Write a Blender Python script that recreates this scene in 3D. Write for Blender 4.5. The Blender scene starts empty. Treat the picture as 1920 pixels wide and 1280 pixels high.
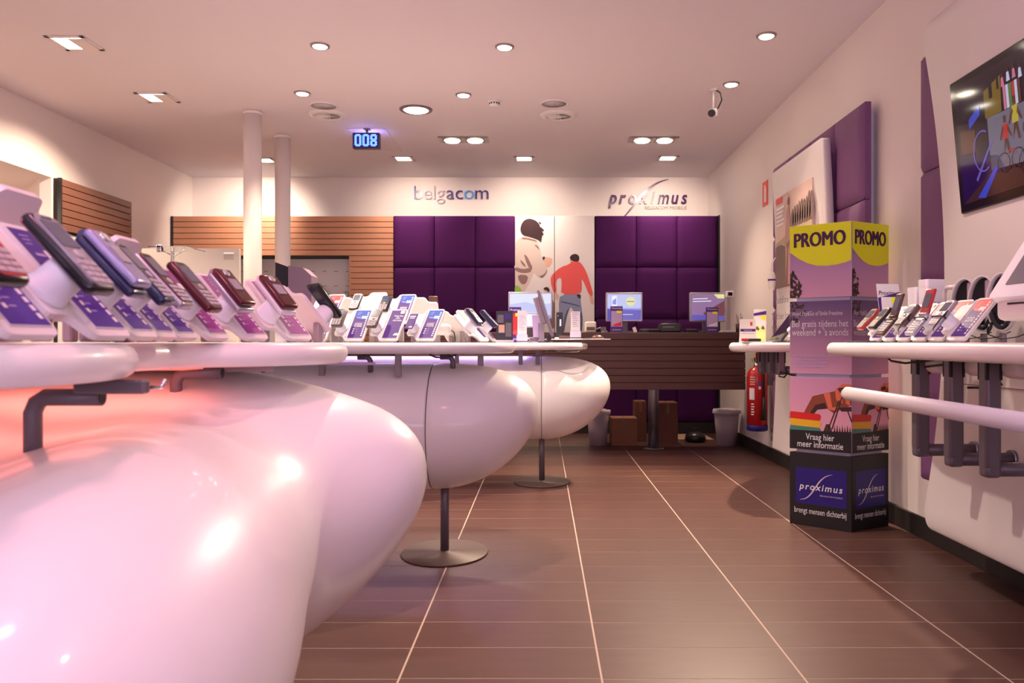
import bpy, bmesh, math, random
import numpy as np
from mathutils import Matrix, Vector

random.seed(7)
SC = bpy.context.scene
COL = SC.collection
R = math.radians

# ------------------------------------------------------------------ camera, world, exposure
EYE = 1.02                                   # eye height of the photograph, level with the table tops
F_PX = 1493.0                                # focal length in pixels of the 1920 px wide frame
cam_d = bpy.data.cameras.new('camera')
cam = bpy.data.objects.new('camera', cam_d)
COL.objects.link(cam)
cam.location = (0, 0, EYE)
cam.rotation_euler = (R(90), 0, 0)
cam_d.sensor_fit = 'HORIZONTAL'
cam_d.sensor_width = 36.0
cam_d.lens = F_PX / 1920 * 36.0
cam_d.shift_x = -(1016 - 960) / 1920
cam_d.shift_y = (642 - 640) / 1920
cam_d.clip_start = 0.02
cam_d.dof.use_dof = True
cam_d.dof.focus_distance = 4.6
cam_d.dof.aperture_fstop = 7.0
SC.camera = cam

w = bpy.data.worlds.new('world')
SC.world = w
w.use_nodes = True
w.node_tree.nodes['Background'].inputs[0].default_value = (0.80, 0.62, 0.66, 1)
w.node_tree.nodes['Background'].inputs[1].default_value = 0.06

SC.view_settings.view_transform = 'Standard'
SC.view_settings.look = 'None'
SC.view_settings.gamma = 1.0
SC.view_settings.use_curve_mapping = False
SC.view_settings.exposure = 1.1

def lamp(name, kind, loc, energy, color, rot=(0, 0, 0), size=0.1, size_y=None, spot=None, blend=0.6, parent=None):
    d = bpy.data.lights.new(name, kind)
    d.energy = energy
    d.color = color
    if kind == 'AREA':
        d.size = size
        if size_y:
            d.shape = 'RECTANGLE'
            d.size_y = size_y
    else:
        d.shadow_soft_size = size
    if kind == 'SPOT':
        d.spot_size = R(spot)
        d.spot_blend = blend
    o = bpy.data.objects.new(name, d)
    COL.objects.link(o)
    o.location = loc
    o.rotation_euler = rot
    if parent:
        o.parent = parent
    return o

WARM = (1.0, 0.76, 0.56)
WARM2 = (1.0, 0.80, 0.64)
# fill panel added behind the camera for shop-front light, aimed up to brighten the ceiling
lamp('shopfront_fill', 'AREA', (0.2, -2.2, 1.3), 112, (0.88, 0.66, 0.96), rot=(R(160), 0, 0), size=5.0, size_y=1.6)
# downlights of the same ceiling grid, behind and above the camera
for lx, ly, le, lc in ((-1.35, 0.25, 4, (1.0, 0.50, 0.60)), (0.10, -0.45, 7, (1.0, 0.62, 0.76)), (1.0, 0.9, 14, (1.0, 0.74, 0.66)), (-2.6, 2.3, 40, (1.0, 0.78, 0.66)), (-1.7, 3.85, 24, (1.0, 0.80, 0.66)), (-0.49, 3.85, 112, (1.0, 0.82, 0.68))):
    lamp('downlight_lamp', 'SPOT', (lx, ly, 2.95), le, lc, size=0.035, spot=104, blend=0.5)
# added red spot at the left to tint the front desk, and the violet effect lamp over the rear desks
lamp('red_side_fill', 'SPOT', (-3.0, 0.9, 1.5), 50, (1.0, 0.10, 0.12), rot=(R(80), 0, R(-92)), size=0.25, spot=75, blend=0.7)
lamp('pink_effect_lamp', 'SPOT', (-0.45, 0.75, 2.93), 36, (1.0, 0.34, 0.42), rot=(R(22), R(14), 0), size=0.12, spot=78, blend=0.9)
lamp('desk_spot', 'SPOT', (0.70, 3.05, 2.95), 36, (1.0, 0.80, 0.68), rot=(0, R(-23), 0), size=0.05, spot=52, blend=0.6)
lamp('violet_effect_lamp', 'SPOT', (-1.5, 5.3, 2.93), 40, (0.45, 0.28, 1.0), rot=(R(14), R(-22), 0), size=0.08, spot=75, blend=0.8)

# ------------------------------------------------------------------ materials
def lin(c):
    return tuple((v / 12.92 if v <= 0.04045 else ((v + 0.055) / 1.055) ** 2.4) for v in c)

def rgb(r, g, b):
    return lin((r / 255, g / 255, b / 255)) + (1,)

MATS = {}
def mat(name, col, rough=0.5, metal=0.0, emit=0.0, coat=0.0, alpha=1.0, trans=0.0, noise=None, bump=None, spec=0.5):
    if name in MATS:
        return MATS[name]
    m = bpy.data.materials.new(name)
    m.use_nodes = True
    nt = m.node_tree
    b = nt.nodes['Principled BSDF']
    b.inputs['Base Color'].default_value = col
    b.inputs['Roughness'].default_value = rough
    b.inputs['Metallic'].default_value = metal
    b.inputs['Specular IOR Level'].default_value = spec
    if coat:
        b.inputs['Coat Weight'].default_value = coat
        b.inputs['Coat Roughness'].default_value = 0.08
    if trans:
        b.inputs['Transmission Weight'].default_value = trans
    if alpha < 1:
        b.inputs['Alpha'].default_value = alpha
    if emit:
        b.inputs['Emission Color'].default_value = col
        b.inputs['Emission Strength'].default_value = emit
        b.inputs['Base Color'].default_value = tuple(v * 0.12 for v in col[:3]) + (1,)
    if noise:                                 # (scale vector, amount): soft tonal variation in object space
        sc, amt = noise
        tc = nt.nodes.new('ShaderNodeTexCoord')
        mp = nt.nodes.new('ShaderNodeMapping')
        mp.inputs['Scale'].default_value = sc
        nz = nt.nodes.new('ShaderNodeTexNoise')
        nz.inputs['Scale'].default_value = 1.0
        nz.inputs['Detail'].default_value = 5.0
        mx = nt.nodes.new('ShaderNodeMix')
        mx.data_type = 'RGBA'
        mx.inputs[6].default_value = tuple(v * (1 - amt) for v in col[:3]) + (1,)
        mx.inputs[7].default_value = tuple(min(1, v * (1 + amt)) for v in col[:3]) + (1,)
        nt.links.new(tc.outputs['Object'], mp.inputs['Vector'])
        nt.links.new(mp.outputs['Vector'], nz.inputs['Vector'])
        nt.links.new(nz.outputs['Fac'], mx.inputs[0])
        nt.links.new(mx.outputs[2], b.inputs['Base Color'])
        if bump:
            bp = nt.nodes.new('ShaderNodeBump')
            bp.inputs['Strength'].default_value = bump
            bp.inputs['Distance'].default_value = 0.002
            nt.links.new(nz.outputs['Fac'], bp.inputs['Height'])
            nt.links.new(bp.outputs['Normal'], b.inputs['Normal'])
    MATS[name] = m
    return m

def grad_mat(name, z0, c0, z1, c1, rough=0.5):
    """a printed colour run along the local y of the printed sheet"""
    m = bpy.data.materials.new(name)
    m.use_nodes = True
    nt = m.node_tree
    b = nt.nodes['Principled BSDF']
    b.inputs['Roughness'].default_value = rough
    tc = nt.nodes.new('ShaderNodeTexCoord')
    sx = nt.nodes.new('ShaderNodeSeparateXYZ')
    mr = nt.nodes.new('ShaderNodeMapRange')
    mr.inputs['From Min'].default_value = z0
    mr.inputs['From Max'].default_value = z1
    mx = nt.nodes.new('ShaderNodeMix')
    mx.data_type = 'RGBA'
    mx.inputs[6].default_value = c0
    mx.inputs[7].default_value = c1
    nt.links.new(tc.outputs['Object'], sx.inputs[0])
    nt.links.new(sx.outputs['Y'], mr.inputs['Value'])
    nt.links.new(mr.outputs[0], mx.inputs[0])
    nt.links.new(mx.outputs[2], b.inputs['Base Color'])
    MATS[name] = m
    return m

WALL = mat('white_wall_paint', (0.78, 0.70, 0.67, 1), 0.7)
CEIL = mat('ceiling_paint', (0.78, 0.70, 0.74, 1), 0.8)
GLOSS = mat('glossy_white_lacquer', (0.86, 0.83, 0.81, 1), 0.36, coat=0.25)
SATIN = mat('satin_white_plastic', (0.76, 0.71, 0.70, 1), 0.38)
WHITE = mat('matt_white', (0.82, 0.80, 0.79, 1), 0.55)
PUCKM = mat('puck_white', (0.88, 0.90, 0.94, 1), 0.35)
GREYM = mat('grey_metal', (0.16, 0.135, 0.155, 1), 0.42, metal=0.35)
POSTM = mat('grey_post', (0.34, 0.29, 0.30, 1), 0.45, metal=0.2)
STEEL = mat('brushed_steel', (0.36, 0.36, 0.40, 1), 0.3, metal=0.9)
CHROME = mat('chrome', (0.75, 0.75, 0.78, 1), 0.12, metal=1.0)
BLACK = mat('black_plastic', (0.012, 0.011, 0.012, 1), 0.35)
BLACKG = mat('black_gloss', (0.010, 0.009, 0.012, 1), 0.08)
DARK = mat('dark_edge', (0.015, 0.011, 0.010, 1), 0.6)
TILE = mat('brown_floor_tile', (0.092, 0.043, 0.034, 1), 0.36, noise=((5, 22, 5), 0.20), bump=0.05, spec=0.3)
GROUT = mat('pale_grout', (0.44, 0.32, 0.26, 1), 0.75)
WOOD = mat('red_brown_wood', (0.50, 0.235, 0.135, 1), 0.5, noise=((3, 40, 60), 0.16), bump=0.03)
WOODD = mat('dark_brown_wood', (0.066, 0.022, 0.018, 1), 0.5, noise=((3, 40, 60), 0.16), bump=0.03)
WOODM = mat('mid_brown_wood', (0.20, 0.080, 0.052, 1), 0.5, noise=((3, 40, 60), 0.16), bump=0.03)
VELVET = mat('purple_fabric', (0.062, 0.0080, 0.078, 1), 0.8, noise=((7, 7, 7), 0.10), spec=0.15)
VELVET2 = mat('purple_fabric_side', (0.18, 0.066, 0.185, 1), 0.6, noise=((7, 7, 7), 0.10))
PURPLE = mat('print_purple', rgb(76, 30, 128), 0.45)
VIOLET = mat('print_violet', rgb(70, 30, 138), 0.45)
MAGENT = mat('print_magenta', rgb(150, 40, 140), 0.45)
BLUEP = mat('print_blue', rgb(36, 88, 190), 0.45)
REDP = mat('print_red', rgb(225, 70, 75), 0.45)
PRINTW = mat('print_white', (0.80, 0.78, 0.80, 1), 0.45)
LILAC = mat('print_lilac', rgb(180, 160, 205), 0.45)
YELLOW = mat('print_yellow', (0.84, 0.90, 0.010, 1), 0.45)
INKP = mat('ink_dark_purple', rgb(72, 24, 72), 0.45)
INKG = mat('ink_grey', rgb(120, 110, 115), 0.5)
CARD_B = mat('carton_brown', (0.24, 0.10, 0.05, 1), 0.8, noise=((6, 6, 30), 0.12))
REDX = mat('extinguisher_red', (0.50, 0.012, 0.014, 1), 0.25, coat=0.4)
NAVY = mat('navy_blue', rgb(28, 20, 110), 0.4)
BINM = mat('bin_plastic', (0.42, 0.34, 0.36, 1), 0.6, alpha=1)
GLASS = mat('clear_glass', (0.92, 0.95, 0.96, 1), 0.05, trans=0.95)
CREAM = mat('cream_plastic', (0.74, 0.68, 0.58, 1), 0.5)
SKINP = mat('print_skin', rgb(235, 190, 165), 0.5)

# ------------------------------------------------------------------ object helpers
def link(o, parent=None):
    COL.objects.link(o)
    if parent is not None:
        o.parent = parent
    return o

def tag(o, label=None, cat=None, group=None, kind=None):
    if label:
        o['label'] = label
    if cat:
        o['category'] = cat
    if group:
        o['group'] = group
    if kind:
        o['kind'] = kind
    return o

def thing(name, label, cat, loc=(0, 0, 0), rz=0.0, group=None):
    o = bpy.data.objects.new(name, None)
    o.empty_display_size = 0.05
    o.location = loc
    o.rotation_euler = (0, 0, rz)
    link(o)
    return tag(o, label, cat, group)

def copy_tree(o, parent=None):
    c = o.copy()
    COL.objects.link(c)
    c.parent = parent
    for ch in list(o.children):
        copy_tree(ch, c)
    return c

def frame(o, x, y):
    """matrix whose x and y axes lie in a surface and whose z looks out of it"""
    x = Vector(x).normalized()
    y = Vector(y).normalized()
    z = x.cross(y)
    return Matrix(((x.x, y.x, z.x, o[0]), (x.y, y.y, z.y, o[1]), (x.z, y.z, z.z, o[2]), (0, 0, 0, 1)))

def T(x, y, z):
    return Matrix.Translation((x, y, z))

class MB:
    """collects shapes; build() links them as one mesh object"""
    def __init__(s):
        s.bm = bmesh.new()
    def _fin(s, verts, faces, M, mi, smooth):
        if M is not None:
            for v in verts:
                v.co = M @ v.co
        for f in faces:
            f.material_index = mi
            f.smooth = smooth
        return s
    def box(s, c, size, bev=0.0, seg=2, mi=0, M=None):
        t = bmesh.new()
        bmesh.ops.create_cube(t, size=1.0)
        for v in t.verts:
            v.co = Vector((v.co.x * size[0], v.co.y * size[1], v.co.z * size[2]))
        if bev > 0:
            bmesh.ops.bevel(t, geom=list(t.edges), offset=min(bev, 0.49 * min(size)), segments=seg, profile=0.5, affect='EDGES')
        for v in t.verts:
            v.co += Vector(c)
        t.normal_update()
        return s._merge(t, M, mi, bev > 0 and seg > 1)
    def _merge(s, t, M, mi, smooth):
        mp = {}
        vs, fs = [], []
        for v in t.verts:
            n = s.bm.verts.new(v.co)
            mp[v] = n
            vs.append(n)
        for f in t.faces:
            try:
                fs.append(s.bm.faces.new([mp[v] for v in f.verts]))
            except ValueError:
                pass
        flat = [max(abs(f.normal.x), abs(f.normal.y), abs(f.normal.z)) > 0.999 for f in t.faces] if smooth else []
        t.free()
        s._fin(vs, fs, M, mi, smooth)
        if len(flat) == len(fs):
            for f, fl in zip(fs, flat):
                if fl:
                    f.smooth = False                # keep the broad faces of bevelled boxes flat
        return s
    def grid(s, rings, closed_u=True, caps=True, mi=0, M=None, smooth=True):
        """rings: lists of points with equal length"""
        vs = [[s.bm.verts.new(p) for p in r] for r in rings]
        fs = []
        n = len(rings[0])
        for a in range(len(rings) - 1):
            for i in range(n if closed_u else n - 1):
                j = (i + 1) % n
                fs.append(s.bm.faces.new((vs[a][i], vs[a][j], vs[a + 1][j], vs[a + 1][i])))
        if caps:
            fs.append(s.bm.faces.new(list(reversed(vs[0]))))
            fs.append(s.bm.faces.new(vs[-1]))
        s._fin([v for r in vs for v in r], fs, M, mi, smooth)
        if caps:
            fs[-1].smooth = fs[-2].smooth = False
        return s
    def cyl(s, p0, p1, r0, r1=None, n=20, mi=0, M=None, caps=True):
        return s.tube([p0, p1], [r0, r0 if r1 is None else r1], n, mi, M, caps)
    def tube(s, pts, r, n=10, mi=0, M=None, caps=True):
        pts = [Vector(p) for p in pts]
        rs = r if isinstance(r, (list, tuple)) else [r] * len(pts)
        rings = []
        up = None
        for i, p in enumerate(pts):
            d = (pts[min(i + 1, len(pts) - 1)] - pts[max(i - 1, 0)]).normalized()
            if up is None:
                up = Vector((0, 0, 1)) if abs(d.z) < 0.9 else Vector((1, 0, 0))
            a = (up - d * up.dot(d)).normalized()
            b = d.cross(a)
            up = a
            rings.append([p + (a * math.cos(2 * math.pi * k / n) + b * math.sin(2 * math.pi * k / n)) * rs[i] for k in range(n)])
        return s.grid(rings, True, caps, mi, M)
    def lathe(s, prof, n=24, mi=0, M=None, caps=True):
        rings = [[Vector((r * math.cos(2 * math.pi * k / n), r * math.sin(2 * math.pi * k / n), z)) for k in range(n)] for r, z in prof]
        return s.grid(rings, True, caps, mi, M)
    def prism(s, poly, z0, z1, mi=0, M=None, smooth=False):
        return s.grid([[(x, y, z0) for x, y in poly], [(x, y, z1) for x, y in poly]], True, True, mi, M, smooth)
    def sheet(s, poly, z=0.0, mi=0, M=None):
        vs = [s.bm.verts.new((x, y, z)) for x, y in poly]
        f = s.bm.faces.new(vs)
        f.normal_update()
        if f.normal.z < 0:
            f.normal_flip()
        return s._fin(vs, [f], M, mi, False)
    def rect(s, x0, y0, x1, y1, z=0.0, mi=0, M=None):
        return s.sheet([(x0, y0), (x1, y0), (x1, y1), (x0, y1)], z, mi, M)
    def text(s, body, size, x, y, z=0.0005, mi=0, M=None, width=None, bold=0.0, shear=0.0, depth=0.0, align='LEFT', space=1.0, height=None):
        cu = bpy.data.curves.new('lettering', 'FONT')
        cu.body = body
        cu.size = size
        cu.offset = bold * size
        cu.shear = shear
        cu.extrude = depth
        cu.space_character = space
        cu.resolution_u = 3
        ob = bpy.data.objects.new('lettering', cu)
        me = bpy.data.meshes.new_from_object(ob)
        bpy.data.objects.remove(ob)
        bpy.data.curves.remove(cu)
        if not me.vertices:
            return 0.0
        co = np.empty(len(me.vertices) * 3, dtype=np.float32)
        me.vertices.foreach_get('co', co)
        co = co.reshape(-1, 3)
        x0, x1 = co[:, 0].min(), co[:, 0].max()
        k = width / (x1 - x0) if width else 1.0
        hk = height / (co[:, 1].max() - co[:, 1].min()) if height else 1.0
        wd = (x1 - x0) * k
        off = {'LEFT': 0.0, 'CENTER': -wd / 2, 'RIGHT': -wd}[align]
        vs = [s.bm.verts.new(((c[0] - x0) * k + off + x, c[1] * hk + y, c[2] + z)) for c in co]
        fs = []
        for p in me.polygons:
            try:
                fs.append(s.bm.faces.new([vs[i] for i in p.vertices]))
            except ValueError:
                pass
        bpy.data.meshes.remove(me)
        s._fin(vs, fs, M, mi, False)
        return wd
    def mesh(s, name, mats):
        me = bpy.data.meshes.new(name)
        bmesh.ops.recalc_face_normals(s.bm, faces=s.bm.faces) if getattr(s, 'recalc', True) else None
        s.bm.to_mesh(me)
        s.bm.free()
        for m in (mats if isinstance(mats, (list, tuple)) else [mats]):
            me.materials.append(m)
        return me
    def build(s, name, mats, parent=None, loc=None, rz=None, kind=None):
        o = bpy.data.objects.new(name, s.mesh(name, mats))
        if loc is not None:
            o.location = loc
        if rz is not None:
            o.rotation_euler = (0, 0, rz)
        if kind:
            o['kind'] = kind
        return link(o, parent)

def inst(name, me, parent, loc=(0, 0, 0), rot=(0, 0, 0), scale=(1, 1, 1)):
    o = bpy.data.objects.new(name, me)
    o.location = loc
    o.rotation_euler = rot
    o.scale = scale
    return link(o, parent)

def rrect(x0, y0, x1, y1, r, n=4):
    pts = []
    for cx, cy, a0 in ((x1 - r, y0 + r, -90), (x1 - r, y1 - r, 0), (x0 + r, y1 - r, 90), (x0 + r, y0 + r, 180)):
        for k in range(n + 1):
            a = R(a0 + 90 * k / n)
            pts.append((cx + r * math.cos(a), cy + r * math.sin(a)))
    return pts

def round_poly(poly, r, n=3):
    """polygon with rounded corners"""
    out = []
    m = len(poly)
    for i in range(m):
        p, a, b = Vector(poly[i]), Vector(poly[i - 1]), Vector(poly[(i + 1) % m])
        da, db = (a - p), (b - p)
        rr = min(r, da.length * 0.45, db.length * 0.45)
        p0, p1 = p + da.normalized() * rr, p + db.normalized() * rr
        for k in range(n + 1):
            t = k / n
            q = p0.lerp(p, t).lerp(p.lerp(p1, t), t)
            out.append((q.x, q.y))
    return out

def struct(name, mb, m, parent=None, label=None, cat=None):
    o = mb.build(name, m, parent)
    if parent is None:
        o['kind'] = 'structure'
        tag(o, label, cat)
    return o
# ------------------------------------------------------------------ the room shell
XL, XR, YB, YF, H = -4.19, 1.994, 9.55, -2.6, 3.0
ALC_Y0, ALC_Y1, ALC_Z = 3.6, 6.8, 2.43         # opening in the left wall

b = MB(); b.box(((XL + XR) / 2 - 1.2, (YB + YF) / 2, H + 0.05), (XR - XL + 3.0, YB - YF + 0.4, 0.1))
struct('ceiling', b, CEIL, label='flat white ceiling with recessed lamps', cat='ceiling')
b = MB(); b.box(((XL + XR) / 2, YB + 0.05, H / 2), (XR - XL + 0.2, 0.1, H))
struct('wall_back', b, WALL, label='white back wall carrying the two shop signs', cat='wall')
b = MB(); b.box((XR + 0.05, (YB + YF) / 2, H / 2), (0.1, YB - YF, H))
struct('wall_right', b, WALL, label='white right side wall behind the purple panels', cat='wall')
b = MB()
b.box((XL - 0.05, (YF + ALC_Y0) / 2, H / 2), (0.1, ALC_Y0 - YF, H))
b.box((XL - 0.05, (ALC_Y1 + YB) / 2, H / 2), (0.1, YB - ALC_Y1, H))
b.box((XL - 0.05, (ALC_Y0 + ALC_Y1) / 2, (H + ALC_Z) / 2), (0.1, ALC_Y1 - ALC_Y0, H - ALC_Z))
wl = struct('wall_left', b, WALL, label='white left wall with an alcove opening', cat='wall')
b = MB()                                        # the alcove behind the opening: soffit and slanting end wall
b.prism([(XL - 0.1, ALC_Y0), (-6.1, ALC_Y0), (-6.1, 8.9), (XL - 0.1, ALC_Y1)], ALC_Z, ALC_Z + 0.1)
b.build('alcove_soffit', WALL, wl)
b = MB()
b.prism([(XL - 0.1, ALC_Y1), (-6.1, 8.9), (-6.1, 9.0), (XL - 0.1, ALC_Y1 + 0.1)], 0, ALC_Z)
b.prism([(-6.1, ALC_Y0), (-6.2, ALC_Y0), (-6.2, 9.0), (-6.1, 8.9)], 0, ALC_Z)
b.prism([(XL - 0.1, ALC_Y0), (-6.2, ALC_Y0), (-6.2, ALC_Y0 - 0.1), (XL - 0.1, ALC_Y0 - 0.1)], 0, ALC_Z)
b.build('alcove_wall', WALL, wl)
lamp('alcove_lamp', 'AREA', (-5.3, 5.6, 2.40), 26, WARM2, size=0.5)

# shop front behind the camera: mullions only, only world light enters, the added fill panel stands inside
b = MB()
for x in (-4.1, -2.0, 0.0, 1.9):
    b.box((x, YF, 1.5), (0.08, 0.08, 3.0))
b.box((-1.1, YF, 2.9), (6.2, 0.08, 0.2)); b.box((-1.1, YF, 0.1), (6.2, 0.08, 0.2))
struct('window_1', b, GREYM, label='shop front frame behind the viewpoint', cat='window')

# floor: pale grout slab with proud brown tiles
TW, TD, TX0, TY0 = 0.616, 0.2445, 0.182, 2.415
b = MB(); b.box((-2.1, (YB + YF) / 2, -0.0508), (8.4, YB - YF, 0.1))
floor = struct('floor', b, GROUT, label='floor of brown rectangular tiles with pale joints', cat='floor')
tb = MB(); tb.box((0, 0, -0.004), (TW - 0.0058, TD - 0.0028, 0.008), bev=0.0012, seg=1)
tile_me = tb.mesh('tile', TILE)
far = MB()
for i in range(-7, 4):
    for j in range(-20, 30):
        xc, yc = TX0 + (i + 0.5) * TW, TY0 + (j + 0.5) * TD + (0.006 if i % 2 else 0.0)
        if xc - TW / 2 > XR or yc > YB - 0.1 or yc < YF or xc < XL:
            continue
        xr = min(xc + TW / 2 - 0.003, XR)
        if -4 <= i <= 2 and -1 <= j <= 18 and not (i < -2 and j < 4):
            o = inst('tile', tile_me, floor, (xc, yc, 0.0))
            if xr < xc + TW / 2 - 0.01:
                wd = xr - (xc - TW / 2 + 0.003)
                o.scale = (wd / (TW - 0.0065), 1, 1)
                o.location.x = xc - TW / 2 + 0.003 + wd / 2
        else:
            wd = xr - (xc - TW / 2 + 0.003)
            far.box((xc - TW / 2 + 0.003 + wd / 2, yc, -0.004), (wd, TD - 0.0028, 0.008))
o = far.build('tile_field', TILE, floor); o['kind'] = 'stuff'

b = MB(); b.box((XR - 0.009, (YF + YB) / 2, 0.055), (0.018, YB - YF, 0.11), bev=0.003)
struct('baseboard_right', b, DARK, label='black skirting along the right wall', cat='baseboard')
b = MB(); b.box(((XL + XR) / 2, 8.955, 0.06), (XR - XL - 0.06, 0.03, 0.12))
struct('baseboard_back', b, DARK, label='black skirting under the back panels', cat='baseboard')

# ---- partition in front of the back wall, with a white niche
PY, PZ = 9.0, 2.446
NX0, NX1, NZ0, NZ1 = -3.713, -2.176, 0.75, 1.998
b = MB()
b.box(((XL + XR) / 2 + 0.01, (PY + 9.49) / 2, (NZ1 + PZ) / 2), (XR - XL - 0.06, 9.49 - PY, PZ - NZ1))
b.box(((NX1 + XR) / 2, (PY + 9.49) / 2, NZ1 / 2), (XR - NX1 - 0.04, 9.49 - PY, NZ1))
b.box(((XL + NX0) / 2 + 0.02, (PY + 9.49) / 2, NZ1 / 2), (NX0 - XL - 0.04, 9.49 - PY, NZ1))
b.box(((NX0 + NX1) / 2, (PY + 9.49) / 2, NZ0 / 2), (NX1 - NX0, 9.49 - PY, NZ0))
struct('wall_partition', b, DARK, label='low partition wall clad in slats and padded panels', cat='wall')
nb = thing('pegboard', 'pale pegboard niche set into the wooden slats of the back wall', 'pegboard', ((NX0 + NX1) / 2, 9.3, NZ0))
b = MB(); b.box((0, 0, (NZ1 - NZ0) / 2), (NX1 - NX0 - 0.01, 0.02, NZ1 - NZ0 - 0.01)); b.build('back_board', WHITE, nb)
b = MB()
for i in range(11):
    for j in range(6):
        b.box((-0.68 + i * 0.136, -0.012, 0.25 + j * 0.17), (0.045, 0.004, 0.006))
o = b.build('slot', INKG, nb); o['kind'] = 'stuff'
for k, (px, z, colr) in enumerate(((603, 1.58, CHROME), (621, 1.52, BLUEP), (648, 1.55, CHROME), (612, 1.38, CHROME), (640, 1.34, BLACK))):
    x = (px - 1016) * 9.2 / F_PX
    h = thing('hanging_accessory', ['silver phone accessory on a peg, left of the hanging blue pack', 'blue blister pack hanging on the pegboard', 'silver accessory pack on a peg nearest the wooden slats',
               'lower silver accessory pack under the blue pack', 'small black accessory pack low on the pegboard'][k], 'accessory', (x, 9.29, z), group='accessories on the pegboard')
    b = MB(); b.tube([(0, 0, 0.05), (0, -0.10, 0.05), (0, -0.105, 0.06)], 0.004, 6); b.build('peg', BLACK, h)
    b = MB(); b.box((0, -0.07, -0.03), (0.055, 0.03, 0.14), bev=0.006); b.build('pack', colr, h)
    b = MB(); b.box((0, -0.088, 0.005), (0.04, 0.003, 0.04)); b.box((0, -0.07, 0.05), (0.02, 0.012, 0.02)); b.build('card', BLACK if k == 0 else PRINTW, h)

# wooden slats
PITCH = 0.0638
def slats(name, label, segs, x_of, rows, m, rot=0.0, edge=None):
    """segs(row) -> list of (x0, x1); every plank is a part"""
    root = thing(name, label, 'slat wall')
    cache = {}
    for r in range(rows):
        for (a, c) in segs(r):
            key = round(c - a, 3)
            if key not in cache:
                p = MB(); p.box((0, 0, 0), (c - a, 0.018, PITCH - 0.006), bev=0.002, seg=1)
                cache[key] = p.mesh('plank', m)
            loc, rz = x_of((a + c) / 2, r)
            inst('plank', cache[key], root, loc, (0, 0, rz))
    return root
def back_segs(r):
    if r < 7:
        return [(-4.16, -1.676)]
    return [(-4.16, NX0), (NX1, -1.676)]
sb = slats('slat_wall', 'wide wall of horizontal brown wooden slats behind the pillars', back_segs, lambda x, r: ((x, PY - 0.010, PZ - 0.032 - r * PITCH), 0), 24, WOOD)
b = MB(); b.box((-4.17, PY - 0.012, 1.3), (0.02, 0.03, 2.29)); b.build('edge_trim', DARK, sb)
b = MB(); b.box((-4.16 + 1.24, PY - 0.009, 0.52), (2.48, 0.016, 0.74)); b.build('lower_board', WOODD, sb)

def left_segs(r):
    if r < 7:
        return [(6.83, 8.0)]
    return [(7.76, 8.0)]
XW = XL + 0.06
sl = slats('slat_wall', 'smaller wooden slat panel standing on the left wall', left_segs, lambda y, r: ((XW, y, 2.43 - 0.032 - r * PITCH), R(90)), 24, WOODM)
b = MB()
b.box((XL + 0.026, 7.415, 2.205), (0.05, 1.17, 0.45)); b.box((XL + 0.026, 7.88, 1.0), (0.05, 0.24, 2.0))
b.box((XL + 0.012, 7.3, 1.0), (0.02, 0.94, 2.0)); b.build('backing', DARK, sl)
b = MB(); b.box((XL + 0.030, 7.30, 1.0), (0.012, 0.90, 1.94)); b.build('white_infill', WHITE, sl)
b = MB(); b.box((XL + 0.05, 7.755, 1.0), (0.03, 0.02, 1.94)); b.box((XW + 0.002, 6.82, 2.205), (0.03, 0.02, 0.45)); b.build('edge_trim', BLACK, sl)

# padded purple panels on the back partition
CW, CH = 0.457, 0.579
def cushion_mesh(name, w_, h_, d_, m):
    """padded panel: pillowed front facing -y, sharp-ish rim"""
    n = 9
    rings = []
    q = MB()
    vs = []
    for j in range(n):
        row = []
        for i in range(n):
            u, v = i / (n - 1), j / (n - 1)
            e = min(u, 1 - u, v, 1 - v)
            bulge = d_ * (1 - math.exp(-e * 14)) if e > 0 else 0.0
            # crowd the samples near the rim
            fu = 0.5 - 0.5 * math.cos(math.pi * u); fv = 0.5 - 0.5 * math.cos(math.pi * v)
            row.append(q.bm.verts.new(((fu - 0.5) * w_, -0.035 - bulge, (fv - 0.5) * h_)))
        vs.append(row)
    for j in range(n - 1):
        for i in range(n - 1):
            f = q.bm.faces.new((vs[j][i], vs[j][i + 1], vs[j + 1][i + 1], vs[j + 1][i])); f.smooth = True
    q.box((0, -0.0175, 0), (w_, 0.035, h_))
    return q.mesh(name, m)
cu_me = cushion_mesh('cushion', CW - 0.004, CH - 0.004, 0.02, VELVET)
for nm, x0, lab in (('a', -1.667, 'purple padded wall panels left of the printed figures'), ('b', 0.603, 'purple padded wall panels right of the printed figures')):
    root = thing('padded_panel_wall', lab, 'wall panel')
    for i in range(3):
        for j in range(4):
            inst('cushion', cu_me, root, (x0 + (i + 0.5) * 0.4585, PY - 0.004, 2.446 - (j + 0.5) * CH), (0, 0, 0))
b = MB(); b.box((1.984, 8.95, 1.29), (0.014, 0.09, 2.31)); struct('trim_1', b, DARK, label='black edge strip beside the purple panels', cat='trim')

# two printed banner boards with figures
YP = 8.955
SP = F_PX / YP
def pc(pts, ox, oy, s):                          # crop pixels of the print -> metres on the banner plane
    return [((ox + x / s - 1016) / SP, EYE - (oy + y / s - 642) / SP) for x, y in pts]
def smooth_poly(pts, it=1):
    for _ in range(it):
        out = []
        for i in range(len(pts)):
            a, c = pts[i], pts[(i + 1) % len(pts)]
            out += [(a[0] * .75 + c[0] * .25, a[1] * .75 + c[1] * .25), (a[0] * .25 + c[0] * .75, a[1] * .25 + c[1] * .75)]
        pts = out
    return pts
HAIR = mat('print_hair', rgb(58, 30, 34), 0.5)
JACK = mat('print_jacket', rgb(226, 208, 196), 0.5)
JSHD = mat('print_jacket_fold', rgb(150, 118, 112), 0.5)
SWEAT = mat('print_sweater', rgb(248, 98, 92), 0.5)
JEAN = mat('print_jeans', rgb(146, 158, 190), 0.5)
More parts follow.
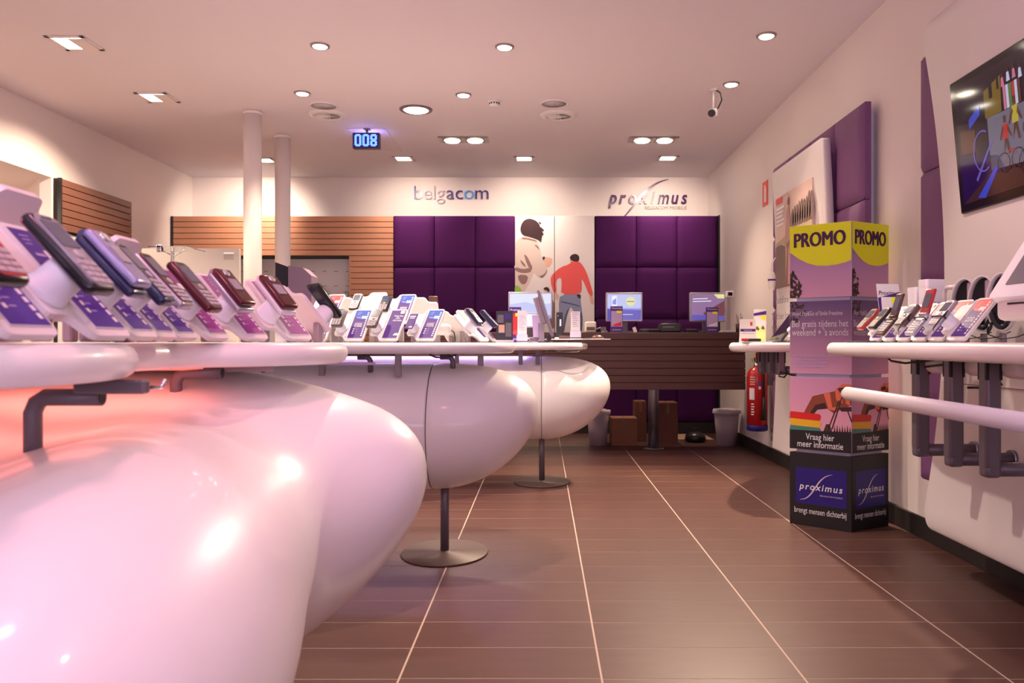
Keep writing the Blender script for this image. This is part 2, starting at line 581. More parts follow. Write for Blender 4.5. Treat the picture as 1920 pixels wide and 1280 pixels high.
JEAN2 = mat('print_jeans_dark', rgb(96, 104, 140), 0.5)
GREENP = mat('print_green', rgb(150, 205, 70), 0.5)
BANN = mat('banner_board', (0.90, 0.85, 0.81, 1), 0.5)
bx0, bx1, bx2 = -0.312, 0.143, 0.594
def c6(p): return pc(p, 940, 380, 4.925)
def clipx(poly, lo, hi):
    """clip polygon to lo<=x<=hi (print stops at the board edge)"""
    for sgn, lim in ((1, lo), (-1, -hi)):
        out = []
        for i in range(len(poly)):
            a, c = poly[i], poly[(i + 1) % len(poly)]
            ia, ic = a[0] * sgn >= lim, c[0] * sgn >= lim
            if ia:
                out.append(a)
            if ia != ic:
                t = (lim * sgn - a[0]) / (c[0] - a[0])
                out.append((lim * sgn, a[1] + t * (c[1] - a[1])))
        poly = out
    return poly
WOMAN = [
 (JACK, [(188,312),(260,310),(330,345),(355,420),(370,500),(395,560),(425,600),(420,650),(380,695),(340,685),(305,645),(290,670),(260,740),(215,820),(190,845),(170,845),(124,845),(124,380),(150,345)]),
 (SKINP, [(385,510),(430,500),(475,520),(465,560),(440,600),(412,590)]),
 (JSHD, [(205,470),(235,490),(262,540),(290,600),(278,625),(240,580)]),
 (JSHD, [(125,592),(200,615),(268,598),(282,640),(200,652),(130,630)]),
 (JSHD, [(150,662),(250,668),(236,735),(200,760),(160,720)]),
 (JSHD, [(170,520),(215,560),(230,600),(190,570)]),
 (JSHD, [(300,385),(335,395),(355,440),(340,425)]),
 (JSHD, [(345,680),(380,694),(418,650),(425,610),(400,660)]),
 (JSHD, [(188,322),(240,322),(330,350),(330,360),(240,335),(190,335)]),
 (HAIR, [(174,240),(190,185),(225,152),(270,146),(320,165),(350,196),(360,230),(376,260),(378,290),(372,330),(368,360),(340,342),(300,327),(250,312),(205,302),(184,278)]),
 (HAIR, [(340,170),(372,190),(355,205)]), (HAIR, [(355,215),(405,262),(362,262)]), (HAIR, [(366,250),(395,300),(372,300)]), (HAIR, [(360,330),(372,372),(345,345)]),
 (HAIR, [(375,500),(405,497),(402,515),(385,530)]),
 (GREENP, [(124,768),(150,760),(185,800),(195,845),(124,845)]),
]
BOY = [(SKINP, [(392,800),(430,795),(440,850),(405,840)]), (HAIR, [(385,795),(410,775),(440,785),(447,815),(438,835),(425,815),(400,805)]),
       (JSHD, [(430,850),(460,875),(485,915),(498,970),(498,1160),(450,1160),(430,1000)])]
MAN = [
 (SKINP, [(500,826),(532,850),(522,905),(498,890)]), (SKINP, [(812,858),(846,855),(858,930),(835,945),(818,905)]), (SKINP, [(632,520),(660,520),(655,560),(640,560)]),
 (JEAN, [(542,840),(735,848),(731,900),(745,1000),(752,1100),(742,1200),(712,1200),(700,1080),(664,985),(640,960),(612,1010),(590,1100),(578,1200),(552,1200),(540,1080),(528,960)]),
 (JEAN2, [(590,1010),(640,958),(612,1020),(592,1110),(578,1200),(560,1200)]), (JEAN2, [(715,1000),(745,1010),(752,1100),(742,1200),(725,1200)]),
 (JEAN2, [(548,905),(640,925),(728,950),(728,960),(640,938),(548,918)]),
 (SWEAT, [(655,540),(720,540),(760,590),(790,650),(820,740),(852,858),(815,862),(770,750),(738,690),(745,790),(728,846),(550,848),(558,760),(552,682),(503,712),(512,832),(480,832),(450,712),(470,660),(550,592),(620,572)]),
 (BLACK, [(690,842),(735,846),(732,888),(710,880)]),
 (HAIR, [(630,505),(650,478),(690,470),(722,494),(716,546),(665,540),(640,528)]),
]
for nm, xa, xb, arts, lab in (('l', bx0, bx1, [('woman', WOMAN), ('boy', BOY), ('sleeve', MAN)], 'white banner board printed with a dark-haired person in a pale jacket'),
                              ('r', bx1, bx2, [('man', MAN)], 'white banner board printed with a person in a red sweater and jeans')):
    root = thing('banner_board', lab, 'banner', ((xa + xb) / 2, YP, 0))
    cx = (xa + xb) / 2
    b = MB(); b.box((0, 0.012, 1.29), (xb - xa - 0.006, 0.024, 2.312), bev=0.002, seg=1); b.build('board', BANN, root)
    ms, b, k = [], MB(), 0
    Mf = frame((0, 0, 0), (1, 0, 0), (0, 0, 1))
    for _, art in arts:
        for m, pts in art:
            q = clipx(smooth_poly(c6(pts)), xa + 0.004, xb - 0.004)
            if len(q) < 3:
                continue
            k += 1
            if m not in ms:
                ms.append(m)
            b.sheet([(x - cx, z) for x, z in q], 0.0006 + 0.00035 * k, ms.index(m), Mf)
    b.recalc = False
    b.build('printed_figure', ms, root)

# wall signs
def sign_letters(root, word, size, x0, z0, width, mats, bold=0.0, shear=0.0, height=None, gap=0.12):
    """every letter is a part; letters spread to the given width"""
    ws = []
    for ch in word:
        t = MB(); ws.append(t.text(ch, size, 0, 0, bold=bold, shear=shear)); t.bm.free()
    k = width / (sum(ws) + gap * size * (len(word) - 1))
    x = x0
    Mf = frame((0, 0, 0), (1, 0, 0), (0, 0, 1))
    for ch, wd, m in zip(word, ws, mats):
        t = MB(); t.text(ch, size, x, z0, z=0.012, M=Mf, width=wd * k, bold=bold, shear=shear, depth=0.012)
        t.build('letter', m, root)
        x += (wd + gap * size) * k
SGN = mat('sign_purple', rgb(78, 26, 92), 0.25, coat=0.3)
SGM = mat('sign_glare_grey', (0.33, 0.28, 0.33, 1), 0.5, metal=0.3)  # paler grey for letters washed out by lamp glare, put into the colour
SGB = mat('sign_blue', rgb(70, 150, 225), 0.3)
SGV = mat('sign_violet', rgb(60, 34, 120), 0.25, coat=0.3)
sg = thing('wall_sign', 'lower-case round lettered sign with a blue letter o, left on the back wall', 'sign', (0, YB - 0.001, 0))
sign_letters(sg, 'belgacom', 0.235, -1.527, 2.735, 0.888, [SGV, SGM, SGM, SGM, SGV, SGV, SGB, SGV], bold=-0.006, gap=0.075)
sg = thing('wall_sign', 'bold italic purple sign with a long swoosh, right on the back wall', 'sign', (0, YB - 0.001, 0))
sign_letters(sg, 'proximus', 0.225, 0.80, 2.682, 0.938, [SGN, SGN, SGN, SGM, SGM, SGN, SGN, SGN], bold=0.012, shear=0.25, gap=0.17)
def swoosh(pts, w0):
    L, Rr = [], []
    n = len(pts)
    for i, p in enumerate(pts):
        a, c = Vector(pts[max(i - 1, 0)]), Vector(pts[min(i + 1, n - 1)])
        d = (c - a).normalized(); nn = Vector((-d.y, d.x))
        wv = w0 * math.sin(math.pi * (0.06 + 0.88 * i / (n - 1)))
        L.append(tuple(Vector(p) + nn * wv)); Rr.append(tuple(Vector(p) - nn * wv))
    return L + Rr[::-1]
def bez(p0, p1, p2, p3, n=16):
    o = []
    for i in range(n + 1):
        t = i / n
        o.append(tuple((1 - t) ** 3 * p0[k] + 3 * t * (1 - t) ** 2 * p1[k] + 3 * t * t * (1 - t) * p2[k] + t ** 3 * p3[k] for k in range(2)))
    return o
b = MB(); b.prism(swoosh(bez((0.955, 2.50), (1.13, 2.65), (1.22, 2.92), (1.515, 2.972)), 0.016), 0.0, 0.02, M=frame((0, 0, 0), (1, 0, 0), (0, 0, 1)))
b.build('swoosh', SGN, sg)
for wd_, x_, w_ in (('BELGACOM', 1.235, 0.275), ('MOBILE', 1.535, 0.20)):
    b = MB(); b.text(wd_, 0.056, x_, 2.615, z=0.004, M=frame((0, 0, 0), (1, 0, 0), (0, 0, 1)), width=w_, depth=0.004); b.build('small_word', mat('sign_grey', rgb(165, 140, 140), 0.5), sg)

# pillars
for x, y, d, lab in ((-2.48, 6.83, 0.151, 'round white pillar nearer the tables'), (-2.48, 7.62, 0.143, 'round white pillar behind the nearer one')):
    p = thing('pillar', lab, 'pillar', (x, y, 0))
    b = MB(); b.cyl((0, 0, 0), (0, 0, H - 0.02), d / 2, n=32); b.build('shaft', WALL, p)
    b = MB(); b.lathe([(d / 2 + 0.006, H - 0.03), (d / 2 + 0.006, H - 0.001)], 32); b.build('collar', WALL, p)

# ------------------------------------------------------------------ ceiling fittings
LENS = mat('lamp_lens', (1.0, 0.86, 0.66, 1), 0.4, emit=14)
LENSW = mat('lamp_lens_white', (1.0, 0.93, 0.84, 1), 0.4, emit=9)
def down(x, y, r, label, energy, spot=106, tilt=(0, 0), lens=LENS, big=False):
    t = thing('ceiling_downlight', label, 'downlight', (x, y, H), group='recessed round ceiling lamps')
    b = MB(); b.lathe([(r * 0.78, -0.001), (r * 0.80, -0.012), (r, -0.010), (r * 1.04, -0.002), (r * 1.04, 0.0)], 28, caps=False); b.build('trim_ring', mat('lamp_trim', (0.35, 0.28, 0.27, 1), 0.3, metal=0.6) if not big else mat('lamp_trim_dark', (0.16, 0.10, 0.10, 1), 0.4), t)
    b = MB(); b.lathe([(r * 0.79, -0.004), (r * 0.70, -0.014), (0.001, -0.019)], 28, caps=False); b.build('lens', lens, t)
    lamp('lamp', 'SPOT', (0, 0, -0.035), energy, WARM, rot=(tilt[0], tilt[1], 0), size=r * 0.5, spot=spot, blend=0.55, parent=t)
DL = [((600, 85), 'round downlight high in the left half of the ceiling'), ((946, 87), 'round downlight high in the middle of the ceiling'), ((1437, 66), 'round downlight nearest the television wall'),
      ((567, 174), 'small round downlight just behind the left high one'), ((869, 177), 'small round downlight left of the smoke detector'), ((1371, 157), 'small round downlight beside the security camera')]
for (px, py), lab in DL:
    y = (H - EYE) * F_PX / (642 - py)
    down((px - 1016) * y / F_PX, y, 0.062, lab, {1371: 310, 1437: 16, 567: 45}.get(px, 46), spot=84 if px == 1371 else 106, tilt=(R(-28), R(24)) if px == 1371 else (0, R(16) if px > 1300 else 0))
y = (H - EYE) * F_PX / (642 - 205)
down((780 - 1016) * y / F_PX, y, 0.135, 'large round ceiling lamp behind the number display', 70, lens=LENSW, big=True)
TRIMD = mat('lamp_trim_dark', (0.16, 0.10, 0.10, 1), 0.4)
for (pa, pb), lab in (((848, 891), 'twin-lamp rectangular ceiling fitting in the middle'), ((1204, 1246), 'twin-lamp rectangular ceiling fitting near the right wall')):
    y = (H - EYE) * F_PX / (642 - 261)
    xa, xb = (pa - 1016) * y / F_PX, (pb - 1016) * y / F_PX
    t = thing('twin_ceiling_lamp', lab, 'ceiling lamp', ((xa + xb) / 2, y, H), group='twin ceiling lamps')
    hw = (xb - xa) / 2
    b = MB(); b.box((0, 0, -0.006), (hw * 2 + 0.26, 0.21, 0.010), bev=0.003, seg=1); b.build('frame_plate', mat('lamp_trim', (0.3, 0.25, 0.25, 1), 0.3), t)
    for sx in (-1, 1):
        b = MB(); b.box((sx * hw, 0, -0.0125), (0.19, 0.17, 0.004), bev=0.001, seg=1); b.build('recess', TRIMD, t)
        b = MB(); b.lathe([(0.078, -0.014), (0.066, -0.026), (0.001, -0.034)], 24, M=T(sx * hw, 0, 0)); b.build('lens', LENS, t)
        lamp('lamp', 'SPOT', (sx * hw, 0, -0.06), 30, WARM, rot=(R(-20), R(8 * sx), 0), size=0.06, spot=95, blend=0.5, parent=t)
for (px, py), lab, e in (((757, 297), 'square wall-washer lamp above the purple panels, left one', 1), ((983, 297), 'square wall-washer lamp above the printed banners', 1),
                         ((1252, 296), 'square wall-washer lamp above the italic sign', 1), ((497, 300), 'square wall-washer lamp seen between the pillars', 1),
                         ((140, 80), 'large square ceiling lamp far left, nearer one', 0), ((295, 182), 'square ceiling lamp near the left wall, farther one', 0), ((330, 299), '', 2), ((10, 60), '', 3)):
    y = (H - EYE) * F_PX / (642 - py)
    x = (px - 1016) * y / F_PX
    if e >= 2:
        continue
    t = thing('square_ceiling_lamp', lab, 'ceiling lamp', (x, y, H), group='square recessed ceiling lamps')
    s_ = 0.11 if e else 0.13
    b = MB()
    for k in range(4):
        b.box((0, s_ - 0.016, -0.004), (2 * s_, 0.032, 0.008), bev=0.002, seg=1, M=Matrix.Rotation(R(90 * k), 4, 'Z'))
    b.build('square_frame', WALL, t)
    b = MB(); b.box((-0.01, 0, -0.003), (2 * s_ - 0.07, 2 * s_ - 0.07, 0.004)); b.build('lens', LENSW, t)
    if e == 0:
        b = MB(); b.box((s_ * 0.45, 0, -0.010), (s_ * 0.8, 2 * s_ - 0.07, 0.006)); b.build('blind_plate', WALL, t)
    if e == 1:
        lamp('lamp', 'SPOT', (0, 0, -0.03), 100 if px == 497 else 46, WARM2, rot=(R(42) if px == 497 else R(50), R(30) if px == 497 else 0, 0), size=0.12, spot=110, blend=0.9, parent=t)
    else:
        lamp('lamp', 'SPOT', (0, 0, -0.03), 100, WARM, rot=(0, R(22), 0), size=0.05, spot=120, blend=0.5, parent=t)

for (px, py), lab in (((615, 215), 'round air diffuser left of the number display'), ((1048, 216), 'round air diffuser in the middle of the ceiling')):
    y = (H - EYE) * F_PX / (642 - py)
    t = thing('air_diffuser', lab, 'air vent', ((px - 1016) * y / F_PX, y, H), group='round ceiling air diffusers')
    b = MB(); b.lathe([(0.165, 0), (0.16, -0.010), (0.11, -0.022), (0.105, -0.012), (0.105, -0.006)], 32, caps=False); b.build('rim', SATIN, t)
    b = MB(); b.lathe([(0.112, -0.006), (0.001, -0.007)], 32); b.build('throat', mat('vent_dark', (0.10, 0.06, 0.06, 1), 0.7), t)
    b = MB(); b.lathe([(0.018, -0.008), (0.022, -0.022), (0.001, -0.026)], 16); b.build('hub', SATIN, t)
    vb = MB(); vb.box((0.063, 0, -0.013), (0.085, 0.012, 0.002), M=Matrix.Rotation(R(28), 4, 'X'))
    vm = vb.mesh('vane', SATIN)
    for k in range(20):
        inst('vane', vm, t, (0, 0, 0), (0, 0, R(18 * k)))
for (px, py), lab in (((607, 198), 'flat round cover plate next to the left air diffuser'), ((1039, 194), 'flat round ring plate next to the middle air diffuser')):
    y = (H - EYE) * F_PX / (642 - py)
    t = thing('speaker_grille', lab, 'ceiling speaker', ((px - 1016) * y / F_PX, y, H), group='flat round ceiling plates')
    b = MB(); b.lathe([(0.118, 0), (0.116, -0.008), (0.104, -0.009), (0.103, -0.004)], 32, caps=False); b.build('ring', SATIN, t)
    b = MB(); b.lathe([(0.105, -0.004), (0.001, -0.005)], 32); b.build('grille', mat('grille_grey', (0.55, 0.50, 0.53, 1), 0.6), t)
    b = MB(); b.lathe([(0.006, -0.005), (0.001, -0.009)], 10); b.build('screw', GREYM, t)
y = (H - EYE) * F_PX / (642 - 188)
t = thing('smoke_detector', 'small white smoke detector on the ceiling', 'smoke detector', ((927 - 1016) * y / F_PX, y, H))
b = MB(); b.lathe([(0.052, 0), (0.052, -0.016), (0.044, -0.018)], 24); b.build('base_ring', SATIN, t)
b = MB(); b.lathe([(0.042, -0.018), (0.040, -0.04), (0.03, -0.052), (0.001, -0.054)], 24); b.build('dome', SATIN, t)
b = MB()
for k in range(12):
    b.box((0.041, 0, -0.03), (0.004, 0.010, 0.012), M=Matrix.Rotation(R(30 * k), 4, 'Z'))
b.build('smoke_slot', DARK, t)

# security camera
y = 6.22
t = thing('security_camera', 'white dome-less security camera hanging from the ceiling on a rod', 'camera', ((1337 - 1016) * y / F_PX, y, H))
b = MB(); b.lathe([(0.035, 0), (0.035, -0.008), (0.012, -0.014)], 20); b.build('ceiling_plate', SATIN, t)
b = MB(); b.cyl((0, 0, -0.01), (0, 0, -0.15), 0.008, n=12); b.build('rod', SATIN, t)
Mc = frame((0.0, 0.0, -0.185), (0.9, -0.35, 0), (0, 0.0, 1)) @ Matrix.Rotation(R(18), 4, 'X')
b = MB(); b.box((0, 0, 0), (0.058, 0.062, 0.10), bev=0.010, M=Mc); b.build('housing', SATIN, t)
b = MB(); b.cyl((0, 0, 0.045), (0, 0, 0.075), 0.026, 0.029, n=20, M=Mc); b.build('lens', BLACKG, t)
b = MB(); b.tube([(0.018, 0, -0.004), (0.055, 0, -0.03), (0.068, 0, -0.085), (0.045, 0.01, -0.14), (0.02, 0.03, -0.17)], 0.006, 8); b.build('cable', BLACK, t)

# LED queue number display
y = 7.33
xd = (686 - 1016) * y / F_PX
t = thing('number_display', 'blue LED queue number display hanging from the ceiling', 'display', (xd, y, H))
b = MB(); b.box((0, 0.05, -0.006), (0.06, 0.06, 0.012), bev=0.003, seg=1); b.build('ceiling_bracket', STEEL, t)
b = MB(); b.cyl((0, 0.05, 0), (0, 0.05, -0.10), 0.012, n=14); b.build('rod', STEEL, t)
zc = -(H - EYE - (642 - 263) * y / F_PX)
b = MB(); b.box((0, 0.035, zc), (0.248, 0.065, 0.144), bev=0.004, seg=1); b.build('case', mat('led_case', (0.05, 0.03, 0.04, 1), 0.4), t)
b = MB(); b.box((0, 0.0, zc), (0.225, 0.008, 0.122)); b.build('panel', mat('led_panel', rgb(30, 8, 120), 0.3, emit=0.5), t)
PAT = {'0': ['011110', '111111', '110011', '110011', '110011', '110011', '110011', '110011', '110011', '111111', '011110'],
       '8': ['011110', '111111', '110011', '110011', '111111', '011110', '111111', '110011', '110011', '111111', '011110']}
LED = mat('led_dot', rgb(80, 120, 255), 0.4, emit=2.6)
for k, ch in enumerate('008'):
    b = MB()
    for r, row in enumerate(PAT[ch]):
        for c, v in enumerate(row):
            if v == '1':
                b.box(((k - 1) * 0.072 + (c - 2.5) * 0.0105, -0.005, zc + (5 - r) * 0.0103), (0.0078, 0.003, 0.0078))
    b.build('digit', LED, t)
lamp('led_glow', 'AREA', (0, 0.09, -0.10), 0.5, (0.35, 0.3, 1.0), rot=(R(180), 0, 0), size=0.2, parent=t)
hx0, hx1 = (650 - 1016) * 7.35 / F_PX, (722 - 1016) * 7.35 / F_PX
b = MB()
for (x0, y0, x1, y1) in ((hx0, 7.36, hx1, 7.368), (hx0, 8.25, hx1, 8.258), (hx0, 7.36, hx0 + 0.008, 8.25), (hx1 - 0.008, 7.36, hx1, 8.25)):
    b.box(((x0 + x1) / 2, (y0 + y1) / 2, H - 0.002), (abs(x1 - x0), abs(y1 - y0), 0.004))
struct('trim_2', b, CEIL, label='thin frame of the ceiling access hatch', cat='trim')
# ------------------------------------------------------------------ counter at the back
TOPZ = 1.02
ct = thing('service_counter', 'long service counter with dark brown slatted front on steel legs', 'counter', (0, 7.05, 0))
CX0, CX1, CZ0, CZ1 = -1.25, 1.80, 0.603, 1.112
p = MB(); p.box((0, 0, 0), (CX1 - CX0, 0.02, PITCH - 0.0045), bev=0.002, seg=1)
pm = p.mesh('plank', WOODD)
for r in range(8):
    inst('plank', pm, ct, ((CX0 + CX1) / 2, 0.0, CZ1 - 0.034 - r * 0.0636))
b = MB(); b.box(((CX0 + CX1) / 2, 0.02, (CZ0 + CZ1) / 2), (CX1 - CX0 - 0.01, 0.02, CZ1 - CZ0 - 0.004)); b.build('backing', DARK, ct)
b = MB(); b.box(((CX0 + CX1) / 2, 0.39, CZ1 - 0.016), (CX1 - CX0, 0.76, 0.03), bev=0.003, seg=1); b.build('counter_top', WOODD, ct)
b = MB(); b.box((CX1 - 0.02, 0.39, 0.86), (0.03, 0.72, 0.46)); b.box((CX0 + 0.02, 0.39, 0.86), (0.03, 0.72, 0.46)); b.build('end_panel', WOODD, ct)
for x in (1.075, -0.9):
    lg = MB(); lg.cyl((x, 0.62, 0.008), (x, 0.62, CZ1 - 0.03), 0.05, n=28); l_ = lg.build('leg', STEEL, ct)
    lg = MB(); lg.lathe([(0.10, 0.0005), (0.10, 0.007), (0.055, 0.010)], 28, M=T(x, 0.62, 0)); lg.build('foot_plate', STEEL, l_)

# ------------------------------------------------------------------ cigar-shaped desks
BZ, BR, NL = 0.618, 0.302, 0.5
def nose_ring(x, xs, yc, n=48):
    t = max(0.0, (x - xs) / NL)
    r = BR * math.sqrt(max(0.0, 1 - t ** 2.15))
    zc = BZ + 0.08 * t * t
    return [Vector((x, yc + r * math.cos(2 * math.pi * k / n), zc + r * math.sin(2 * math.pi * k / n))) for k in range(n)]
def desk_top_outline(x0, x1, yc, hw, el):
    pts = []
    for k in range(33):
        a = R(-90 + 180 * k / 32)
        pts.append((x1 - el + el * math.cos(a) ** 0.85 if math.cos(a) > 0 else x1 - el, yc + hw * math.sin(a)))
    for k in range(33):
        a = R(90 + 180 * k / 32)
        pts.append((x0 + el - el * abs(math.cos(a)) ** 0.85, yc + hw * math.sin(a)))
    out = [pts[0]]
    for q in pts[1:]:
        if (Vector(q) - Vector(out[-1])).length > 1e-4:
            out.append(q)
    if (Vector(out[0]) - Vector(out[-1])).length < 1e-4:
        out.pop()
    return out
def bullnose(b, outline, z0, z1, mi=0, M=None):
    n = len(outline)
    nor = []
    for i in range(n):
        d = Vector(outline[(i + 1) % n]) - Vector(outline[i - 1])
        nor.append(Vector((d.y, -d.x)).normalized())
    area = sum(outline[i][0] * outline[(i + 1) % n][1] - outline[(i + 1) % n][0] * outline[i][1] for i in range(n))
    if area < 0:
        nor = [-v for v in nor]
    h = (z1 - z0) / 2
    rings = []
    for k in range(9):
        a = R(-90 + 180 * k / 8)
        ins = h * 0.9 * (1 - math.cos(a))
        rings.append([(outline[i][0] - nor[i].x * ins, outline[i][1] - nor[i].y * ins, (z0 + z1) / 2 + h * math.sin(a)) for i in range(n)])
    b.grid(rings, True, True, mi, M)
def pipe_bracket(parent, x, y, sx, ln=0.11, z=0.952):
    name = 'pipe_bracket'
    b = MB()
    b.tube([(x, y, 0.84), (x, y, z - 0.022), (x + sx * 0.006, y, z - 0.008), (x + sx * 0.018, y, z), (x + sx * ln, y, z)], 0.0125, 14)
    b.cyl((x + sx * ln, y, z), (x + sx * (ln + 0.0008), y, z), 0.0095, n=14, mi=1)
    return b.build(name, [GREYM, BLACK], parent)
def pedestal(parent, x, y, ztop, r=0.21, oval=1.18):
    lg = MB(); lg.cyl((x, y, 0.012), (x, y, ztop), 0.021, n=20); l_ = lg.build('leg', GREYM, parent)
    lg = MB(); lg.lathe([(r * 0.985, 0.0005), (r, 0.004), (r * 0.985, 0.009), (0.03, 0.0105), (0.026, 0.016)], 48, M=T(x, y, 0) @ Matrix.Diagonal((1, oval, 1, 1)))
    lg.build('base_disc', mat('disc_brown_grey', (0.10, 0.066, 0.058, 1), 0.5, metal=0.2), l_)

def cigar_desk(label, x0, xs, yc, topx1, tophw, legx):
    t = thing('display_desk', label, 'desk', (0, 0, 0), group='cigar-shaped white display desks')
    b = MB()
    rings = []
    for k in range(13):                          # hidden rounded left end
        tt = 1 - k / 12
        rings.append([Vector((2 * (x0 + NL) - p.x - 0 if False else x0 + NL - (p.x - xs), p.y, p.z)) for p in nose_ring(xs + NL * min(0.999, tt), xs, yc)])
    rings.append(nose_ring(xs - 0.012, xs, yc))
    rings.append([Vector((xs - 0.004, yc + (p.y - yc) * 0.99, BZ + (p.z - BZ) * 0.99)) for p in nose_ring(xs, xs, yc)])
    b.grid(rings, True, True); b.build('body_shell', GLOSS, t)
    b = MB()
    rings = [[Vector((xs - 0.001, yc + (p.y - yc) * 0.985, BZ + (p.z - BZ) * 0.985)) for p in nose_ring(xs, xs, yc)]]
    rings.append([Vector((xs + 0.003, yc + (p.y - yc) * 0.997, BZ + (p.z - BZ) * 0.997)) for p in nose_ring(xs, xs, yc)])
    for k in range(1, 29):
        a = k / 28 * math.pi / 2
        rings.append(nose_ring(xs + NL * min(0.9995, math.sin(a)), xs, yc))
    b.grid(rings, True, True); b.build('nose_cap', GLOSS, t)
    b = MB(); b.cyl((xs - 0.004, yc, BZ), (xs + 0.003, yc, BZ), BR * 0.982, n=48); b.build('seam', DARK, t)
    b = MB(); bullnose(b, desk_top_outline(x0 + 0.1, topx1, yc, tophw, 0.36), 0.969, TOPZ); b.build('table_top', GLOSS, t)
    pedestal(t, legx, yc, 0.40)
    pedestal(t, x0 + 0.6, yc, 0.40)
    return t
d3 = cigar_desk('white cigar-shaped desk, second from the back, with clean cream light', -2.6, -0.52, 3.86, -0.13, 0.36, -0.471)
d4 = cigar_desk('rearmost white cigar-shaped desk beside the counter', -2.7, 0.0, 5.83, 0.335, 0.36, 0.0)
for (x, y, s_) in ((-0.80, 3.72, -1), (-0.42, 3.76, -1), (-1.3, 3.72, 1), (-1.7, 3.74, 1)):
    pipe_bracket(d3, x, y, s_, 0.06)
for (x, y) in ((-0.66, 3.66), (-1.02, 3.7), (-0.30, 3.9), (-1.55, 3.66)):
    b = MB(); b.box((x, y, 0.918), (0.028, 0.028, 0.108), bev=0.003, seg=1); b.build('stand_off', POSTM, d3)
for (x, y) in ((-0.15, 5.56), (-0.03, 5.6), (-0.6, 5.56)):
    b = MB(); b.box((x, y + 0.06, 0.918), (0.03, 0.03, 0.108), bev=0.003, seg=1); b.build('stand_off', GREYM, d4)
for (pts, par) in (([(0.02, 5.52, 0.968), (0.0, 5.50, 0.945), (-0.03, 5.50, 0.93), (-0.06, 5.52, 0.925)], d4), ([(0.05, 5.5, 0.966), (0.15, 5.48, 0.95), (0.24, 5.52, 0.952), (0.29, 5.6, 0.968)], d4),
                   ([(-0.5, 3.53, 0.967), (-0.47, 3.52, 0.955), (-0.42, 3.52, 0.954), (-0.38, 3.54, 0.966)], d3), ([(-1.05, 3.54, 0.967), (-0.98, 3.52, 0.957), (-0.9, 3.53, 0.962), (-0.86, 3.56, 0.968)], d3)):
    b = MB(); b.tube(pts, 0.004, 8); b.build('cable', BLACK, par)
b = MB(); b.box((-1.0, 3.58, 0.925), (0.5, 0.02, 0.012), bev=0.002, seg=1); b.build('lilac_light_strip', mat('lilac_shadow_strip', (0.55, 0.45, 0.62, 1), 0.5), d3)  # no real part: lilac light in the shaded gap, coloured in as a strip

# front double desk: one nose along x, two blunt lobes towards the viewpoint that melt into it
def field(p):
    def cig(tip, ang, nl, r, lift, dz):
        ca, sa = math.cos(R(ang)), math.sin(R(ang))
        x, y, z = p[:, 0] - tip[0], p[:, 1] - tip[1], p[:, 2] + dz
        u = x * ca + y * sa + nl
        v = y * ca - x * sa
        t = np.clip(u / nl, 0, 1.6)
        q = np.sqrt(v * v + (z - BZ - lift * np.minimum(t, 1) ** 2) ** 2)
        return (np.sqrt(t * t + (q / r) ** 2) - 1) * r
    def smin(a, c, k):
        h = np.clip(0.5 + 0.5 * (c - a) / k, 0, 1)
        return c * (1 - h) + a * h - k * h * (1 - h)
    a = cig((-0.515, 0.62), -76, 0.6, 0.29, 0.0, 0.03)
    h = cig((-1.0, 0.62), -84, 0.5, 0.29, 0.0, 0.03)
    c = cig((-0.283, 1.95), 0, NL, BR, 0.08, 0.0)
    return np.maximum(smin(smin(a, h, 0.15), c, 0.22), -2.0 - p[:, 0])
def surface_nets(lo, hi, h):
    nx, ny, nz = [int(math.ceil((hi[i] - lo[i]) / h)) + 1 for i in range(3)]
    gx, gy, gz = np.meshgrid(np.arange(nx), np.arange(ny), np.arange(nz), indexing='ij')
    P = np.stack([gx, gy, gz], -1).reshape(-1, 3) * h + np.array(lo)
    V = field(P).reshape(nx, ny, nz)
    ins = V < 0
    cs = [ins[i:nx - 1 + i, j:ny - 1 + j, k:nz - 1 + k] for i in (0, 1) for j in (0, 1) for k in (0, 1)]
    cnt = sum(c.astype(int) for c in cs)
    act = (cnt > 0) & (cnt < 8)
    idx = -np.ones(act.shape, int)
    cells = np.argwhere(act)
    idx[act] = np.arange(len(cells))
    pos = (cells + 0.5) * h + np.array(lo)
    for _ in range(6):                           # pull the vertices onto the surface
        f = field(pos)
        g = np.stack([(field(pos + e) - field(pos - e)) for e in np.eye(3) * 1e-4], -1) / 2e-4
        pos = pos - np.clip(f / np.maximum((g ** 2).sum(1), 0.2), -h, h)[:, None] * g
    faces = []
    for ax in range(3):
        o1, o2 = (ax + 1) % 3, (ax + 2) % 3
        s0 = [slice(None)] * 3; s1 = [slice(None)] * 3
        s0[ax] = slice(0, V.shape[ax] - 1); s1[ax] = slice(1, None)
        cr = np.argwhere(ins[tuple(s0)] != ins[tuple(s1)])
        for c in cr:
            if c[o1] == 0 or c[o2] == 0 or c[o1] >= idx.shape[o1] or c[o2] >= idx.shape[o2]:
                continue
            q = []
            for d1, d2 in ((1, 1), (0, 1), (0, 0), (1, 0)):
                k = c.copy(); k[o1] -= d1; k[o2] -= d2
                q.append(int(idx[tuple(k)]))
            if min(q) >= 0:
                faces.append(q if ins[tuple(c)] else q[::-1])
    return pos, faces
pos, faces = surface_nets((-2.06, 0.52, 0.22), (-0.22, 2.34, 1.02), 0.023)
me = bpy.data.meshes.new('body_shell')
me.from_pydata([tuple(map(float, p)) for p in pos], [], faces)
me.materials.append(GLOSS)
me.polygons.foreach_set('use_smooth', [True] * len(me.polygons))
me.update()
d1 = thing('display_desk', 'large double-nosed white desk in the foreground under pink light', 'desk', (0, 0, 0), group='cigar-shaped white display desks')
tmpb = bmesh.new(); tmpb.from_mesh(me); bmesh.ops.recalc_face_normals(tmpb, faces=tmpb.faces); tmpb.to_mesh(me); tmpb.free()
